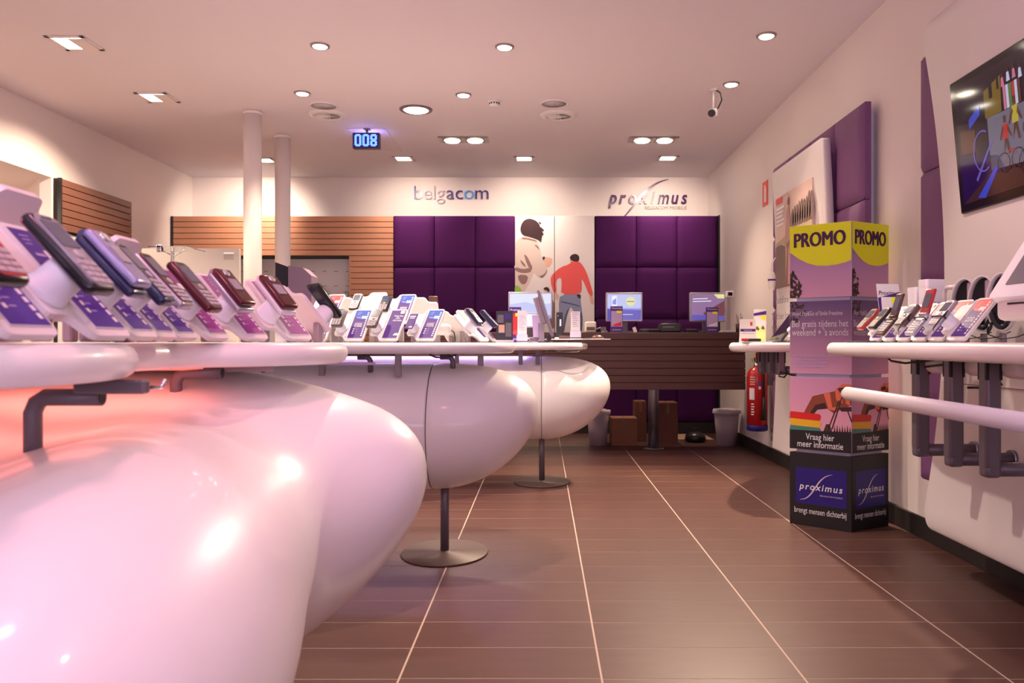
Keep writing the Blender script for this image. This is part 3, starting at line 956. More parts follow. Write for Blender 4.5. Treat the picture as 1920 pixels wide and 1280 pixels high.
link(bpy.data.objects.new('body_shell', me), d1)
def lobe(yc, hw, xt, el):
    return [(xt - el + el * math.cos(R(a)) ** 0.8 if abs(a) < 90 else xt - el, yc + hw * math.sin(R(a))) for a in range(-90, 91, 10)]
ol = [(-2.0, 0.66)] + lobe(0.985, 0.325, -0.548, 0.30)[:-2] + [(-0.70, 1.40), (-0.69, 1.50)] + lobe(1.94, 0.37, -0.485, 0.36)[2:] + [(-2.0, 2.31)]
ol = smooth_poly(ol, 1)
b = MB(); bullnose(b, ol, 0.969, TOPZ - 0.001); b.build('table_top', GLOSS, d1)
for (x, y, s_, ln) in ((-0.735, 1.15, 1, 0.10), (-0.79, 1.72, 1, 0.10), (-1.2, 1.8, 1, 0.1), (-1.1, 1.0, 1, 0.1)):
    pipe_bracket(d1, x, y, s_, ln, 0.941 if y < 1.5 else 0.955)
b = MB(); b.box((-0.605, 1.12, 0.958), (0.10, 0.020, 0.02), bev=0.003, seg=1); b.build('clamp', GREYM, d1)
b = MB(); b.tube([(-0.55, 1.12, 0.957), (-0.535, 1.12, 0.957), (-0.53, 1.12, 0.968)], 0.003, 8); b.build('hook', CHROME, d1)
b = MB(); b.box((-0.66, 1.78, 0.962), (0.12, 0.016, 0.014), bev=0.003, seg=1); b.build('clamp', POSTM, d1)
def glow(desk, x, y, sx_, sy_, e, col, m):
    b = MB(); b.box((x, y, 0.9665), (sx_, sy_, 0.003)); b.build('led_strip', m, desk)
    lamp('led_light', 'AREA', (x, y, 0.962), e, col, size=sx_, size_y=sy_, parent=desk)
glow(d1, -1.02, 1.30, 0.62, 0.10, 0.30, (1.0, 0.24, 0.20), mat('led_red', (1.0, 0.2, 0.15, 1), 0.4, emit=0.5))
glow(d1, -1.02, 1.62, 0.62, 0.10, 0.30, (1.0, 0.24, 0.20), mat('led_red', (1.0, 0.2, 0.15, 1), 0.4, emit=0.5))
glow(d4, -0.9, 5.83, 1.6, 0.10, 2.0, (0.55, 0.36, 1.0), mat('led_violet', (0.6, 0.4, 1.0, 1), 0.4, emit=0.5))
glow(d3, -1.3, 4.02, 1.6, 0.08, 0.6, (0.75, 0.6, 1.0), mat('led_violet', (0.6, 0.4, 1.0, 1), 0.4, emit=0.5))
for (x, y) in ((-0.76, 1.95), (-0.72, 1.05), (-1.6, 1.9)):
    pedestal(d1, x, y, 0.42)

# ------------------------------------------------------------------ phone stands and phones
TILT = R(48)
UV, NV = Vector((0, math.cos(TILT), math.sin(TILT))), Vector((0, -math.sin(TILT), math.cos(TILT)))
PL = 0.195
PLATE = None
def plate_mesh():
    global PLATE
    if PLATE is None:
        b = MB()
        poly = [(-0.060, 0.034), (-0.022, 0.034), (0.0, 0.0), (0.082, 0.0), (0.088, 0.010), (0.088, PL - 0.012), (0.080, PL), (0.0, PL), (-0.012, PL - 0.030), (-0.052, PL - 0.030), (-0.060, PL - 0.040)]
        b.prism(round_poly(poly, 0.012), -0.010, 0.0)
        b.prism([(-0.002, 0.02), (0.002, 0.02), (0.002, PL - 0.01), (-0.002, PL - 0.01)], 0.0, 0.004)
        PLATE = b.mesh('plate', SATIN)
    return PLATE
CARDS = {}
def card_mesh(kind):
    """printed price card: header picture, bars of small print and a column of boxes"""
    if kind in CARDS:
        return CARDS[kind]
    b = MB()
    base = {'magenta': MAGENT}.get(kind, VIOLET if kind == 'violet' else PURPLE)
    mats = [base, {'blue': BLUEP, 'nokia73': BLUEP, 'nokia53': BLUEP, 'red': REDP}.get(kind, base), PRINTW, LILAC, mat('card_back', (0.8, 0.78, 0.8, 1), 0.5)]
    x0, x1, y0, y1 = 0.0, 0.090, 0.0, PL - 0.008
    b.box(((x0 + x1) / 2, (y0 + y1) / 2, 0.0012), (x1 - x0, y1 - y0, 0.0016), mi=4)
    z = 0.0022
    b.rect(x0 + .001, y0 + .001, x1 - .001, y1 - .001, z, 0)
    if kind == 'info':
        b.text('Vraag hier', 0.018, 0.055, 0.142, z + .0003, 2, align='CENTER', bold=0.01, width=0.058)
        b.text('meer', 0.018, 0.055, 0.127, z + .0003, 2, align='CENTER', bold=0.01, width=0.028)
        b.text('informatie', 0.018, 0.055, 0.112, z + .0003, 2, align='CENTER', bold=0.01, width=0.055)
        b.rect(0.058, 0.163, 0.083, 0.182, z + .0003, 2)
        b.sheet([(0.078 + 0.016 * math.cos(R(a)), 0.017 + 0.016 * math.sin(R(a))) for a in range(0, 181, 15)], z + .0003, 2)
    else:
        if mats[1] is not base:
            b.sheet([(x0 + .001, 0.145), (x0 + .03, 0.128), (0.068, 0.122), (x1 - .001, 0.128), (x1 - .001, y1 - .001), (x0 + .001, y1 - .001)], z + .0002, 1)
        b.rect(0.046, 0.130, 0.074, 0.147, z + .0004, 2)
        b.rect(0.016, 0.134, 0.042, 0.139, z + .0004, 3)
        for k in range(3):
            b.rect(0.016, 0.172 - k * 0.008, 0.040 - k * 0.004, 0.174 - k * 0.008, z + .0004, 3)
        b.rect(0.018, 0.103, 0.068, 0.1045, z + .0004, 3)
        if kind.startswith('nokia') or kind == 'red':
            b.text('NOKIA', 0.015, 0.018, 0.088, z + .0005, 2, bold=0.02, width=0.046)
            b.text({'nokia53': '5300', 'nokia73': '7373'}.get(kind, '6070'), 0.015, 0.018, 0.074, z + .0005, 2, bold=0.02, width=0.046)
        else:
            b.rect(0.018, 0.088, 0.062, 0.097, z + .0004, 2); b.rect(0.018, 0.075, 0.056, 0.083, z + .0004, 2)
        for k in range(3):
            b.rect(0.018, 0.056 - k * 0.014, 0.026, 0.064 - k * 0.014, z + .0004, 2)
            b.rect(0.030, 0.059 - k * 0.014, 0.046, 0.061 - k * 0.014, z + .0004, 3)
        for k in range(12):
            b.rect(0.074, 0.012 + k * 0.0138, 0.083, 0.0215 + k * 0.0138, z + .0005, 2)
    for v in b.bm.verts:                         # fit the drawing to the plate
        v.co.x = 0.010 + v.co.x * 0.80
        v.co.y = 0.012 + v.co.y * 0.93
    b.recalc = False
    CARDS[kind] = b.mesh('price_card', mats)
    return CARDS[kind]
PUCK = None
def puck_mesh():
    global PUCK
    if PUCK is None:
        b = MB()
        b.lathe([(0.027, 0.0), (0.0275, 0.004), (0.0255, 0.010), (0.025, 0.011), (0.024, 0.036), (0.020, 0.0425)], 24)
        PUCK = b.mesh('puck', PUCKM)
    return PUCK
POSTS = {}
def stand(label, x, y, z, rz, card='violet', raise_=0.0, puck=True, group='phone display stands'):
    t = thing('phone_stand', label, 'stand', (x, y, z), R(rz), group)
    Mp = frame((0, 0, 0.010 + raise_), (1, 0, 0), UV)
    o = link(bpy.data.objects.new('plate', plate_mesh()), t); o.matrix_local = Mp
    if card:
        o = link(bpy.data.objects.new('price_card', card_mesh(card)), t); o.matrix_local = Mp
    if puck:
        o = link(bpy.data.objects.new('puck', puck_mesh()), t); o.matrix_local = Mp @ T(-0.030, 0.070, 0.0)
    key = round(raise_, 3)
    if key not in POSTS:
        ms = []
        for px_, uu in ((-0.034, 0.062), (0.045, 0.035)):
            q = Mp @ Vector((px_, uu, -0.010))
            b = MB(); b.box((q.x, q.y, q.z / 2 + 0.004), (0.024, 0.018, q.z + 0.004), bev=0.003, seg=1)
            ms.append(b.mesh('post', POSTM))
        POSTS[key] = ms
    for m_ in POSTS[key]:
        inst('post', m_, t)
    return t, Mp
PHONES = {}
def phone_meshes(kind, c_body, c_face):
    key = (kind, c_body.name, c_face.name)
    if key in PHONES:
        return PHONES[key]
    SCR = mat('phone_screen', (0.10, 0.11, 0.16, 1), 0.12)
    SCRB = mat('phone_screen_lit', rgb(60, 90, 165), 0.2, emit=0.12)
    KEY = mat('phone_keys', (0.45, 0.40, 0.42, 1), 0.4)
    out = []
    def face(b, w_, h_, y0, z, keys=True):
        b.prism(rrect(-w_ / 2, y0, w_ / 2, y0 + h_, 0.008), z, z + 0.0012)
    if kind in ('bar', 'slider'):
        w_, h_, d_ = (0.047, 0.108, 0.0155) if kind == 'bar' else (0.048, 0.098, 0.021)
        b = MB(); b.box((0, 0, d_ / 2), (w_, h_, d_), bev=0.0065, seg=3); out.append(('body', b.mesh('body', c_body)))
        b = MB(); b.prism(rrect(-w_ / 2 + .003, -h_ / 2 + .004, w_ / 2 - .003, h_ / 2 - .004, 0.009), d_ - 0.001, d_ + 0.0008); out.append(('face', b.mesh('face', c_face)))
        b = MB(); b.prism(rrect(-w_ / 2 + .007, 0.004, w_ / 2 - .007, h_ / 2 - .013, 0.002), d_, d_ + 0.0016); out.append(('screen', b.mesh('screen', SCRB if kind == 'slider' else SCR)))
        b = MB()
        b.lathe([(0.0065, d_), (0.0065, d_ + .0022), (0.003, d_ + .0026)], 14, M=T(0, -0.006, 0))
        for r in range(4):
            for c in range(3):
                b.box(((c - 1) * 0.0125, -0.018 - r * 0.0085, d_ + 0.0008), (0.0105, 0.0062, 0.0022))
        out.append(('keypad', b.mesh('keypad', KEY)))
        b = MB(); b.prism(rrect(-0.009, h_ / 2 - .0095, 0.009, h_ / 2 - .0075, 0.0009), d_, d_ + 0.0014); out.append(('earpiece', b.mesh('earpiece', BLACK)))
    elif kind == 'clam':                          # closed folding phone
        w_, h_ = 0.049, 0.094
        b = MB(); b.box((0, 0, 0.006), (w_, h_, 0.012), bev=0.005, seg=3); out.append(('body', b.mesh('body', c_body)))
        b = MB(); b.box((0, 0.003, 0.018), (w_ - .001, h_ - .006, 0.012), bev=0.0055, seg=3); out.append(('lid', b.mesh('lid', c_face)))
        b = MB(); b.prism(rrect(-0.013, -0.008, 0.013, 0.018, 0.003), 0.0235, 0.0252); out.append(('screen', b.mesh('screen', mat('outer_screen', (0.35, 0.32, 0.36, 1), 0.2))))
        b = MB(); b.lathe([(0.009, 0.023), (0.008, 0.0255), (0.004, 0.026)], 18, M=T(0, 0.034, 0)); out.append(('camera_ring', b.mesh('camera_ring', CHROME)))
        b = MB(); b.cyl((-w_ / 2 + .006, h_ / 2 - .003, 0.012), (w_ / 2 - .006, h_ / 2 - .003, 0.012), 0.0075, n=14); out.append(('hinge', b.mesh('hinge', c_body)))
    elif kind == 'open':                          # folding phone standing open
        w_, h_ = 0.047, 0.088
        b = MB(); b.box((0, -h_ / 2, 0.006), (w_, h_, 0.012), bev=0.005, seg=3); out.append(('body', b.mesh('body', c_body)))
        Ml = T(0, 0.004, 0.010) @ Matrix.Rotation(R(24), 4, 'X')
        b = MB(); b.box((0, h_ / 2, 0.0), (w_, h_, 0.010), bev=0.0045, seg=3, M=Ml); out.append(('lid', b.mesh('lid', c_face)))
        b = MB(); b.prism(rrect(-0.016, 0.022, 0.016, 0.070, 0.002), 0.005, 0.0062, M=Ml); out.append(('screen', b.mesh('screen', SCR)))
        b = MB()
        for r in range(5):
            for c in range(3):
                b.box(((c - 1) * 0.0125, -0.025 - r * 0.0105, 0.0125), (0.0105, 0.0075, 0.0022))
        out.append(('keypad', b.mesh('keypad', KEY)))
        b = MB(); b.cyl((-w_ / 2 + .004, 0.001, 0.010), (w_ / 2 - .004, 0.001, 0.010), 0.007, n=14); out.append(('hinge', b.mesh('hinge', c_body)))
    PHONES[key] = out
    return out
def phone(label, st, kind, c_body, c_face, group='mobile phones on stands', du=0.0, tw=0.0, off=0.043, cx=-0.030, scale=1.0):
    root, Mp = st
    t = thing('mobile_phone', label, 'phone', group=group)
    bpy.context.view_layer.update() if False else None
    Mw = T(*root.location) @ Matrix.Rotation(root.rotation_euler.z, 4, 'Z') @ Mp @ T(cx, 0.076 + du, off) @ Matrix.Rotation(R(tw), 4, 'Z') @ Matrix.Scale(scale, 4)
    t.matrix_world = Mw
    for nm, m_ in phone_meshes(kind, c_body, c_face):
        link(bpy.data.objects.new(nm, m_), t)
    return t
PB = mat('phone_black', (0.012, 0.011, 0.014, 1), 0.22)
PS = mat('phone_silver', (0.42, 0.40, 0.46, 1), 0.28, metal=0.5)
PLV = mat('phone_lavender', (0.34, 0.33, 0.52, 1), 0.25, metal=0.4)
PN = mat('phone_navy', (0.03, 0.035, 0.09, 1), 0.2, metal=0.3)
PR = mat('phone_dark_red', (0.09, 0.010, 0.016, 1), 0.22, metal=0.2)
PRB = mat('phone_bright_red', (0.42, 0.03, 0.035, 1), 0.25)
PW = mat('phone_white', (0.72, 0.68, 0.70, 1), 0.3)
PG = mat('phone_grey_brown', (0.17, 0.11, 0.11, 1), 0.3, metal=0.3)
PO = mat('phone_olive', (0.17, 0.13, 0.035, 1), 0.3)
PBR = mat('phone_brown', (0.10, 0.045, 0.035, 1), 0.3, metal=0.3)

# front double desk, row along the right-hand rim, facing the aisle
ROW1 = [
 (116, 0.945, 88, 'violet', 'stand at the left picture edge of the front desk', 'bar', PB, PRB, 'dark phone cut by the left picture edge'),
 (249, 1.09, 90, 'violet', 'nearest pink-lit stand that is wholly in view', 'bar', PB, PS, 'big black and silver phone, nearest to the viewpoint'),
 (299, 1.235, 95, 'violet', 'stand behind the nearest one, holding the lavender slider', 'clam', PN, PLV, 'shiny lavender folding phone behind the nearest black and silver one'),
 (335, 1.375, 96, 'violet', 'third pink-lit stand, holding the navy phone', 'bar', PN, PN, 'shiny navy phone beside the lavender folding phone'),
 (374, 1.51, 92, 'violet', 'fourth pink-lit stand, holding the silver and red phone', 'bar', PS, PR, 'slim silver phone with a red face behind the navy one'),
 (434, 1.655, 86, 'magenta', 'stand with magenta card holding the black phone with red edge', 'bar', PR, PG, 'black phone with red edge left of the two dark red folding phones'),
 (506, 1.80, 77, 'magenta', 'stand with magenta card under the oval-lidded folding phone', 'clam', PS, PR, 'dark red folding phone with silver sides, left one of the pair'),
 (588, 1.95, 70, 'magenta', 'last stand of the front desk row, at the desk tip', 'clam', PW, PR, 'dark red folding phone with white sides, right one of the pair'),
]
for (px, yc, th, card, ls, kind, cb, cf, lp) in ROW1:
    xc = (px - 1016) * yc / F_PX
    x, y = xc - 0.088 * math.cos(R(th)), yc - 0.088 * math.sin(R(th))
    st = stand(ls, x, y, TOPZ - 0.001, th, card, puck=True, group='stands on the front desk')
    phone(lp, st, kind, cb, cf, group='phones on the front desk', du=0.008, scale=1.15)
BACK1 = [(-0.825, 1.10, 0.05, 'pink-lit stand seen from behind at far left', PR, 'dark red phone top showing behind the lavender slider'),
         (-0.875, 1.47, 0.035, 'tall pink-lit stand seen from behind, above the navy phone', PG, 'grey phone hidden behind the tall back-turned stand'),
         (-0.90, 1.80, 0.0, 'back-turned stand between the two dark red folding phones', PR, 'dark red phone peeping out between the two folding phones')]
for x, y, rs, ls, cb, lp in BACK1:
    st = stand(ls, x, y, TOPZ - 0.001, -90, 'violet', raise_=rs, group='stands on the front desk')
    phone(lp, st, 'bar', cb, cb, group='phones on the front desk', du=0.01)
st = stand('back-turned stand at the far side of the front desk tip', -0.605, 2.23, TOPZ - 0.001, 140, 'violet', group='stands on the front desk')
phone('black phone with red top leaning on the far side of the front desk', st, 'bar', PB, PB, group='phones on the front desk', du=0.02, scale=1.1)

# second desk: front row faces the viewpoint
Yr = 3.585
for (px, card, ls, ph) in ((602, 'red', 'stand with red-topped price card, leftmost in the front row of the second desk', None),
                           (671, 'nokia53', 'stand with blue-topped card left of the plain purple information card', ('slider', PG, PB, 'grey slider phone with a reddish screen, left of the blue card')),
                           (735, 'info', 'stand with plain purple information card', ('bar', PG, PB, 'slim grey phone with a blue lit screen, left of the information card')),
                           (803, 'nokia73', 'stand with blue-topped card right of the information card', None)):
    x = (px - 1016) * (Yr + 0.06) / F_PX - 0.048
    rzz = {602: -5, 671: -9, 735: -14, 803: -18}[px]
    st = stand(ls, x, Yr, TOPZ, rzz, card, group='stands on the second desk')
    if ph:
        phone(ph[3], st, ph[0], ph[1], ph[2], group='phones on the second desk', du=0.01, scale=1.05)
    if px == 803:
        lf = thing('mini_leaflet', 'small purple leaflet on a white puck beside the information card', 'leaflet')
        lf.matrix_world = T(x, Yr, TOPZ) @ Matrix.Rotation(R(rzz), 4, 'Z') @ st[1] @ T(-0.030, 0.075, 0.0435)
        b = MB(); b.box((0, 0, 0.002), (0.040, 0.092, 0.004), bev=0.001, seg=1); b.build('sheet', PURPLE, lf)
        b = MB(); b.rect(-0.014, 0.026, 0.014, 0.032, 0.0043); b.rect(-0.012, 0.016, 0.012, 0.021, 0.0043); b.sheet([(0.008 + 0.009 * math.cos(R(a)), -0.04 + 0.009 * math.sin(R(a))) for a in range(0, 181, 20)], 0.0043); b.recalc = False; b.build('print', PRINTW, lf)
# its right tip, facing the aisle
for (x, y, rz, card, ls, ph) in ((-0.285, 3.72, 66, 'red', 'stand with red-topped card at the right tip of the second desk', ('clam', PS, PN, 'silver phone with blue-grey lid at the right tip of the second desk')),
                                 (-0.235, 3.90, 84, 'violet', 'thin edge-on stand farthest right on the second desk', ('slider', PN, PS, 'navy slider phone farthest right on the second desk'))):
    st = stand(ls, x, y, TOPZ, rz, card, group='stands on the second desk')
    phone(ph[3], st, ph[0], ph[1], ph[2], group='phones on the second desk', du=0.015, scale=1.1)
# raised second tier behind
for (px, y, rz, rs, card, ls, ph) in ((622, 3.84, 0, 0.085, 'red', 'raised stand with red-topped card behind the front row', None),
                                      (757, 3.84, 0, 0.085, 'blue', 'raised stand with blue-topped card behind the information card', ('slider', PB, PB, 'round-ended black phone beside the raised blue card')),
                                      (702, 3.92, 0, 0.10, None, 'raised stand without card carrying a black and white player', ('bar', PB, PW, 'black and white music player on the raised stand'))):
    x = (px - 1016) * (y + 0.06) / F_PX - 0.055
    st = stand(ls, x, y, TOPZ, -12, card, raise_=rs, puck=bool(ph), group='stands on the second desk')
    if ph:
        phone(ph[3], st, ph[0], ph[1], ph[2], group='phones on the second desk', du=0.0)
for (px, rs, ls, lp) in ((662, 0.072, 'tall white stand seen from behind, left one on the second desk', 'black phone with pale rim behind the left tall white stand'),
                         (797, 0.072, 'tall white stand seen from behind, right one on the second desk', 'brown phone top above the right tall white stand')):
    y = 4.12
    x = (px - 1016) * y / F_PX + 0.02
    st = stand(ls, x, y, TOPZ, 180, 'violet', raise_=rs, group='stands on the second desk')
    phone(lp, st, 'bar', PB if px < 700 else PBR, PBR, group='phones on the second desk', du=0.03)
st = stand('white stand turned to the far side at the tip of the second desk', -0.40, 4.02, TOPZ, 150, 'violet', group='stands on the second desk')
t = thing('desk_speaker', 'white rounded plug box lying between the stands of the second desk', 'box', (-0.475, 3.80, TOPZ))
b = MB(); b.box((0, 0, 0.062), (0.085, 0.05, 0.055), bev=0.02, seg=4); b.build('shell', SATIN, t)
b = MB(); b.box((-0.02, 0, 0.017), (0.02, 0.02, 0.036)); b.build('foot', POSTM, t)
b = MB(); b.tube([(0.042, 0, 0.06), (0.055, 0.0, 0.05), (0.06, 0.01, 0.02), (0.06, 0.03, 0.003)], 0.003, 8); b.build('cable', BLACK, t)
# ------------------------------------------------------------------ right wall: padded panels, boards, television
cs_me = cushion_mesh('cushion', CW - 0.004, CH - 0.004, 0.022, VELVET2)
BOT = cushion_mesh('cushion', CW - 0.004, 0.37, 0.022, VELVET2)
XC = 1.945                                     # rear plane of the cushions
for y0, n, lab in ((4.70, 4, 'purple padded panels on the right wall around the field poster board'), (2.16, 4, 'purple padded panels on the right wall behind the television board')):
    root = thing('padded_panel_wall', lab, 'wall panel')
    for i in range(n):
        for j in range(4):
            zc = 2.446 - (j + 0.5) * CH if j < 3 else 0.709 - 0.185
            inst('cushion', cs_me if j < 3 else BOT, root, (XC, y0 + (i + 0.5) * 0.4585, zc), (0, 0, R(-90)))
    b = MB(); b.box(((XC + XR) / 2, y0 + n * 0.4585 / 2 + 0.02, 1.39), (XR - XC - 0.002, n * 0.4585 - 0.12, 2.05)); b.build('wall_batten', mat('pale_blue_white', (0.72, 0.72, 0.82, 1), 0.6), root)

def curved_board(name, label, cat, y0, y1, xmid, bow, z0, z1, zmid, thick, cr):
    """white board, bowed like a shallow trough, its face towards -x"""
    t = thing(name, label, cat)
    def X(z): return xmid - bow * ((z - zmid) / 1.0) ** 2
    b = MB()
    out = rrect(y0, z0, y1, z1, cr, 8)
    ring0, ring1, ring2 = [], [], []
    # sample outline finely so that the bow shows on the long edges
    fine = []
    for i in range(len(out)):
        a, c = Vector(out[i]), Vector(out[(i + 1) % len(out)])
        m_ = max(1, int((c - a).length / 0.12))
        fine += [tuple(a.lerp(c, k / m_)) for k in range(m_)]
    n = len(fine)
    cy = (y0 + y1) / 2
    # front face as a strip grid between the z rows
    zs = sorted(set([round(z0 + cr * (1 - math.cos(R(a))), 5) for a in range(0, 91, 9)] + [round(z1 - cr * (1 - math.cos(R(a))), 5) for a in range(0, 91, 9)] + [round(z0 + cr + (z1 - z0 - 2 * cr) * k / 24, 5) for k in range(25)]))
    rows = []
    for z in zs:
        ins = 0.0
        if z < z0 + cr:
            ins = cr - math.sqrt(max(0, cr * cr - (z0 + cr - z) ** 2))
        elif z > z1 - cr:
            ins = cr - math.sqrt(max(0, cr * cr - (z - z1 + cr) ** 2))
        rows.append((z, y0 + ins, y1 - ins))
    e = 0.010
    for a in range(len(rows) - 1):
        pass
    prof = []
    for (z, ya, yb) in rows:
        x = X(z)
        prof.append([(x + thick, ya, z), (x + e, ya, z), (x + e * 0.3, ya + e * 0.3, z), (x, ya + e, z), (x, yb - e, z), (x + e * 0.3, yb - e * 0.3, z), (x + e, yb, z), (x + thick, yb, z)])
    b.grid(prof, True, True)
    b.build('board', SATIN, t)
    return t, X
# field poster board
pb, _ = curved_board('poster_board', 'white wall board with the field poster, between the promo tower and the fire sign', 'board', 5.10, 6.22, 1.83, 0.03, 0.20, 2.335, 1.25, 0.05, 0.02)
SKYB = mat('poster_sky', rgb(206, 178, 168), 0.5); FLD = mat('poster_field', rgb(166, 150, 120), 0.5); FLD2 = mat('poster_field_dark', rgb(112, 92, 84), 0.5); TREE = mat('poster_tree', rgb(112, 90, 84), 0.5)
DRS = mat('poster_dress', rgb(168, 130, 122), 0.5); DRS2 = mat('poster_dress_dark', rgb(120, 84, 84), 0.5)
Mw = frame((1.8, 6.22, 0), (0, -1, 0), (0, 0, 1))  # x runs towards the viewpoint, z out of the wall
b = MB(); ms = [SKYB, FLD, FLD2, TREE, DRS, DRS2, REDP, PRINTW, SKINP]
y0, y1, z0, z1 = 0.10, 0.92, 1.43, 2.12
b.prism([(y0, z0), (y1, z0), (y1, z1), (y0, z1)], -0.03, 0.0, 0)
def pp(pts, mi, k): b.sheet([(y0 + u * (y1 - y0), z0 + v * (z1 - z0)) for u, v in pts], 0.0008 * k, mi)
pp([(0, 0), (1, 0), (1, 0.62), (0.6, 0.60), (0.3, 0.55), (0, 0.50)], 1, 1)
pp([(0, 0), (1, 0), (1, 0.12), (0.6, 0.25), (0.35, 0.42), (0.15, 0.47), (0, 0.46)], 2, 2)
random.seed(3)
for k in range(9):
    c = 0.48 + k * 0.062
    hgt = 0.10 + 0.012 * k + random.uniform(-.01, .03)
    pp(smooth_poly([(c - .045, .60), (c + .05, .61), (c + .055, .68 + hgt * .5), (c + .02, .66 + hgt + .06), (c - .035, .66 + hgt * .6)], 2), 3, 3)
pp([(0.28, 0.50), (0.33, 0.80), (0.38, 0.86), (0.42, 0.80), (0.45, 0.55), (0.50, 0.20), (0.56, 0.02), (0.30, 0.02), (0.30, 0.3)], 4, 4)
pp([(0.33, 0.45), (0.45, 0.50), (0.55, 0.53), (0.44, 0.46), (0.36, 0.38)], 5, 5); pp([(0.30, 0.02), (0.36, 0.4), (0.38, 0.4), (0.37, 0.02)], 5, 5)
pp([(0.36, 0.86), (0.41, 0.86), (0.415, 0.92), (0.385, 0.95), (0.355, 0.91)], 5, 6)
pp([(0.01, 0.93), (0.20, 0.93), (0.20, 0.99), (0.01, 0.99)], 6, 5)
for k in range(5):
    pp([(0.03, 0.86 - k * .045), (0.26 - 0.02 * (k % 3), 0.86 - k * .045), (0.26 - 0.02 * (k % 3), 0.885 - k * .045), (0.03, 0.885 - k * .045)], 7, 5)
b.recalc = False
o = b.build('field_poster', ms, pb); o.matrix_local = Mw
b = MB()
for s_, yy, zz, wd in (('Vodafone', 0.10, 1.315, 0.34), ('Test hier Internet', 0.015, 1.195, 0.62), ('Mobile Solutions', 0.03, 1.10, 0.56)):
    b.text(s_, 0.075, yy, zz, 0.003, width=wd)
b.recalc = False
o = b.build('lettering', INKG, pb); o.matrix_local = T(-0.006, 0, 0) @ Mw

# television board
tv, XB = curved_board('television_board', 'tall white bowed wall board holding the television at far right', 'board', 1.30, 3.57, 1.80, 0.085, 0.205, 2.42, 1.30, 0.06, 0.09)
b = MB(); b.box((XB(0.84) + 0.001, 2.4, 0.845), (0.006, 2.26, 0.003)); b.box((XB(1.27) + 0.001, 2.4, 1.27), (0.006, 2.26, 0.003)); b.build('seam', mat('seam_dark', (0.2, 0.1, 0.1, 1), 0.7), tv)
b = MB()
for y in (3.45, 2.6, 1.6):
    b.box((1.88, y, 1.3), (0.11, 0.10, 0.9))
b.build('wall_bracket', WHITE, tv)
bk = MB(); bk.box((1.86, 2.0, 0.10), (0.12, 1.1, 0.2)); bk.build('foot_box', DARK, tv)
# television itself, let into the board
tz0, tz1 = 1.565, 2.115
tx0, tx1 = XB(tz0), XB(tz1)
up = Vector((tx1 - tx0, 0, tz1 - tz0)); TH = up.length; up.normalize()
Mt = frame((tx0 - 0.006, 3.385, tz0), (0, -1, 0), up)
TWD = TH * 16 / 9
t = thing('television', 'black flat television let into the tall white wall board', 'television')
t.matrix_world = Mt
b = MB(); b.prism(rrect(0, 0, TWD, TH, 0.008), -0.03, 0.004); b.build('case', BLACK, t)
b = MB(); b.prism(rrect(0.006, 0.006, TWD - 0.006, TH - 0.006, 0.006), 0.004, 0.007); b.build('bezel', BLACKG, t)
def em(nm, r, g, bl, s=0.30): return mat(nm, rgb(r, g, bl), 0.06, emit=s, spec=0.6)
pm_ = [em('tv_dark', 34, 20, 36), em('tv_grey', 118, 112, 130), em('tv_navy', 32, 18, 70), em('tv_olive', 122, 98, 28), em('tv_blue', 62, 76, 200), em('tv_white', 205, 205, 235), em('tv_red', 190, 60, 60),
       em('tv_yellow', 190, 175, 70), em('tv_brown', 96, 58, 44), em('tv_pink', 205, 120, 150), em('tv_lav', 110, 96, 190), em('tv_green', 90, 130, 70), em('tv_floor', 66, 38, 40)]
b = MB()
X0, X1, Z0, Z1 = 0.035, TWD - 0.03, 0.035, TH - 0.03
def tq(pts, mi, k): b.sheet([(X0 + u * (X1 - X0), Z0 + v * (Z1 - Z0)) for u, v in pts], 0.0075 + 0.0004 * k, mi)
tq([(0, 0), (1, 0), (1, 1), (0, 1)], 0, 0)
tq([(0, 0), (0.40, 0), (0.30, 0.30), (0, 0.42)], 2, 1)
tq([(0.02, 0.42), (0.14, 0.40), (0.14, 0.58), (0.02, 0.62)], 8, 1)
tq([(0.24, 0.20), (1, 0.12), (1, 0.60), (0.24, 0.62)], 1, 1)
tq([(0, 0), (1, 0), (1, 0.13), (0.28, 0.16), (0.24, 0.2)], 12, 2)
tq([(0.23, 0.62), (0.35, 0.62), (0.36, 0.90), (0.23, 0.84)], 3, 2); tq([(0.27, 0.76), (0.295, 0.76), (0.295, 0.88), (0.27, 0.87)], 0, 3); tq([(0.33, 0.8), (0.345, 0.8), (0.345, 0.90), (0.33, 0.9)], 0, 3)
tq([(0.10, 0.60), (0.19, 0.68), (0.19, 0.76), (0.10, 0.68)], 4, 2)
for u, c in ((0.37, 9), (0.39, 5), (0.41, 11), (0.43, 6), (0.45, 5), (0.47, 8)):
    tq([(u, 0.62), (u + .018, 0.62), (u + .018, 0.80), (u, 0.80)], c, 3)
for u, v in ((0.36, .80), (0.40, .82), (0.44, .82), (0.48, .80)):
    tq([(u, v), (u + .025, v), (u + .02, v + .07), (u + .005, v + .07)], 9 if int(u * 100) % 8 else 5, 3)
    tq([(u + .008, v + .07), (u + .018, v + .07), (u + .018, v + .10), (u + .008, v + .10)], 8, 3)
def arc(cx, cz, rx, rz, a0, a1, wd):
    n = 14
    return [(cx + rx * math.cos(R(a0 + (a1 - a0) * k / n)), cz + rz * math.sin(R(a0 + (a1 - a0) * k / n))) for k in range(n + 1)] + [(cx + (rx - wd) * math.cos(R(a1 - (a1 - a0) * k / n)), cz + (rz - wd * 1.6) * math.sin(R(a1 - (a1 - a0) * k / n))) for k in range(n + 1)]
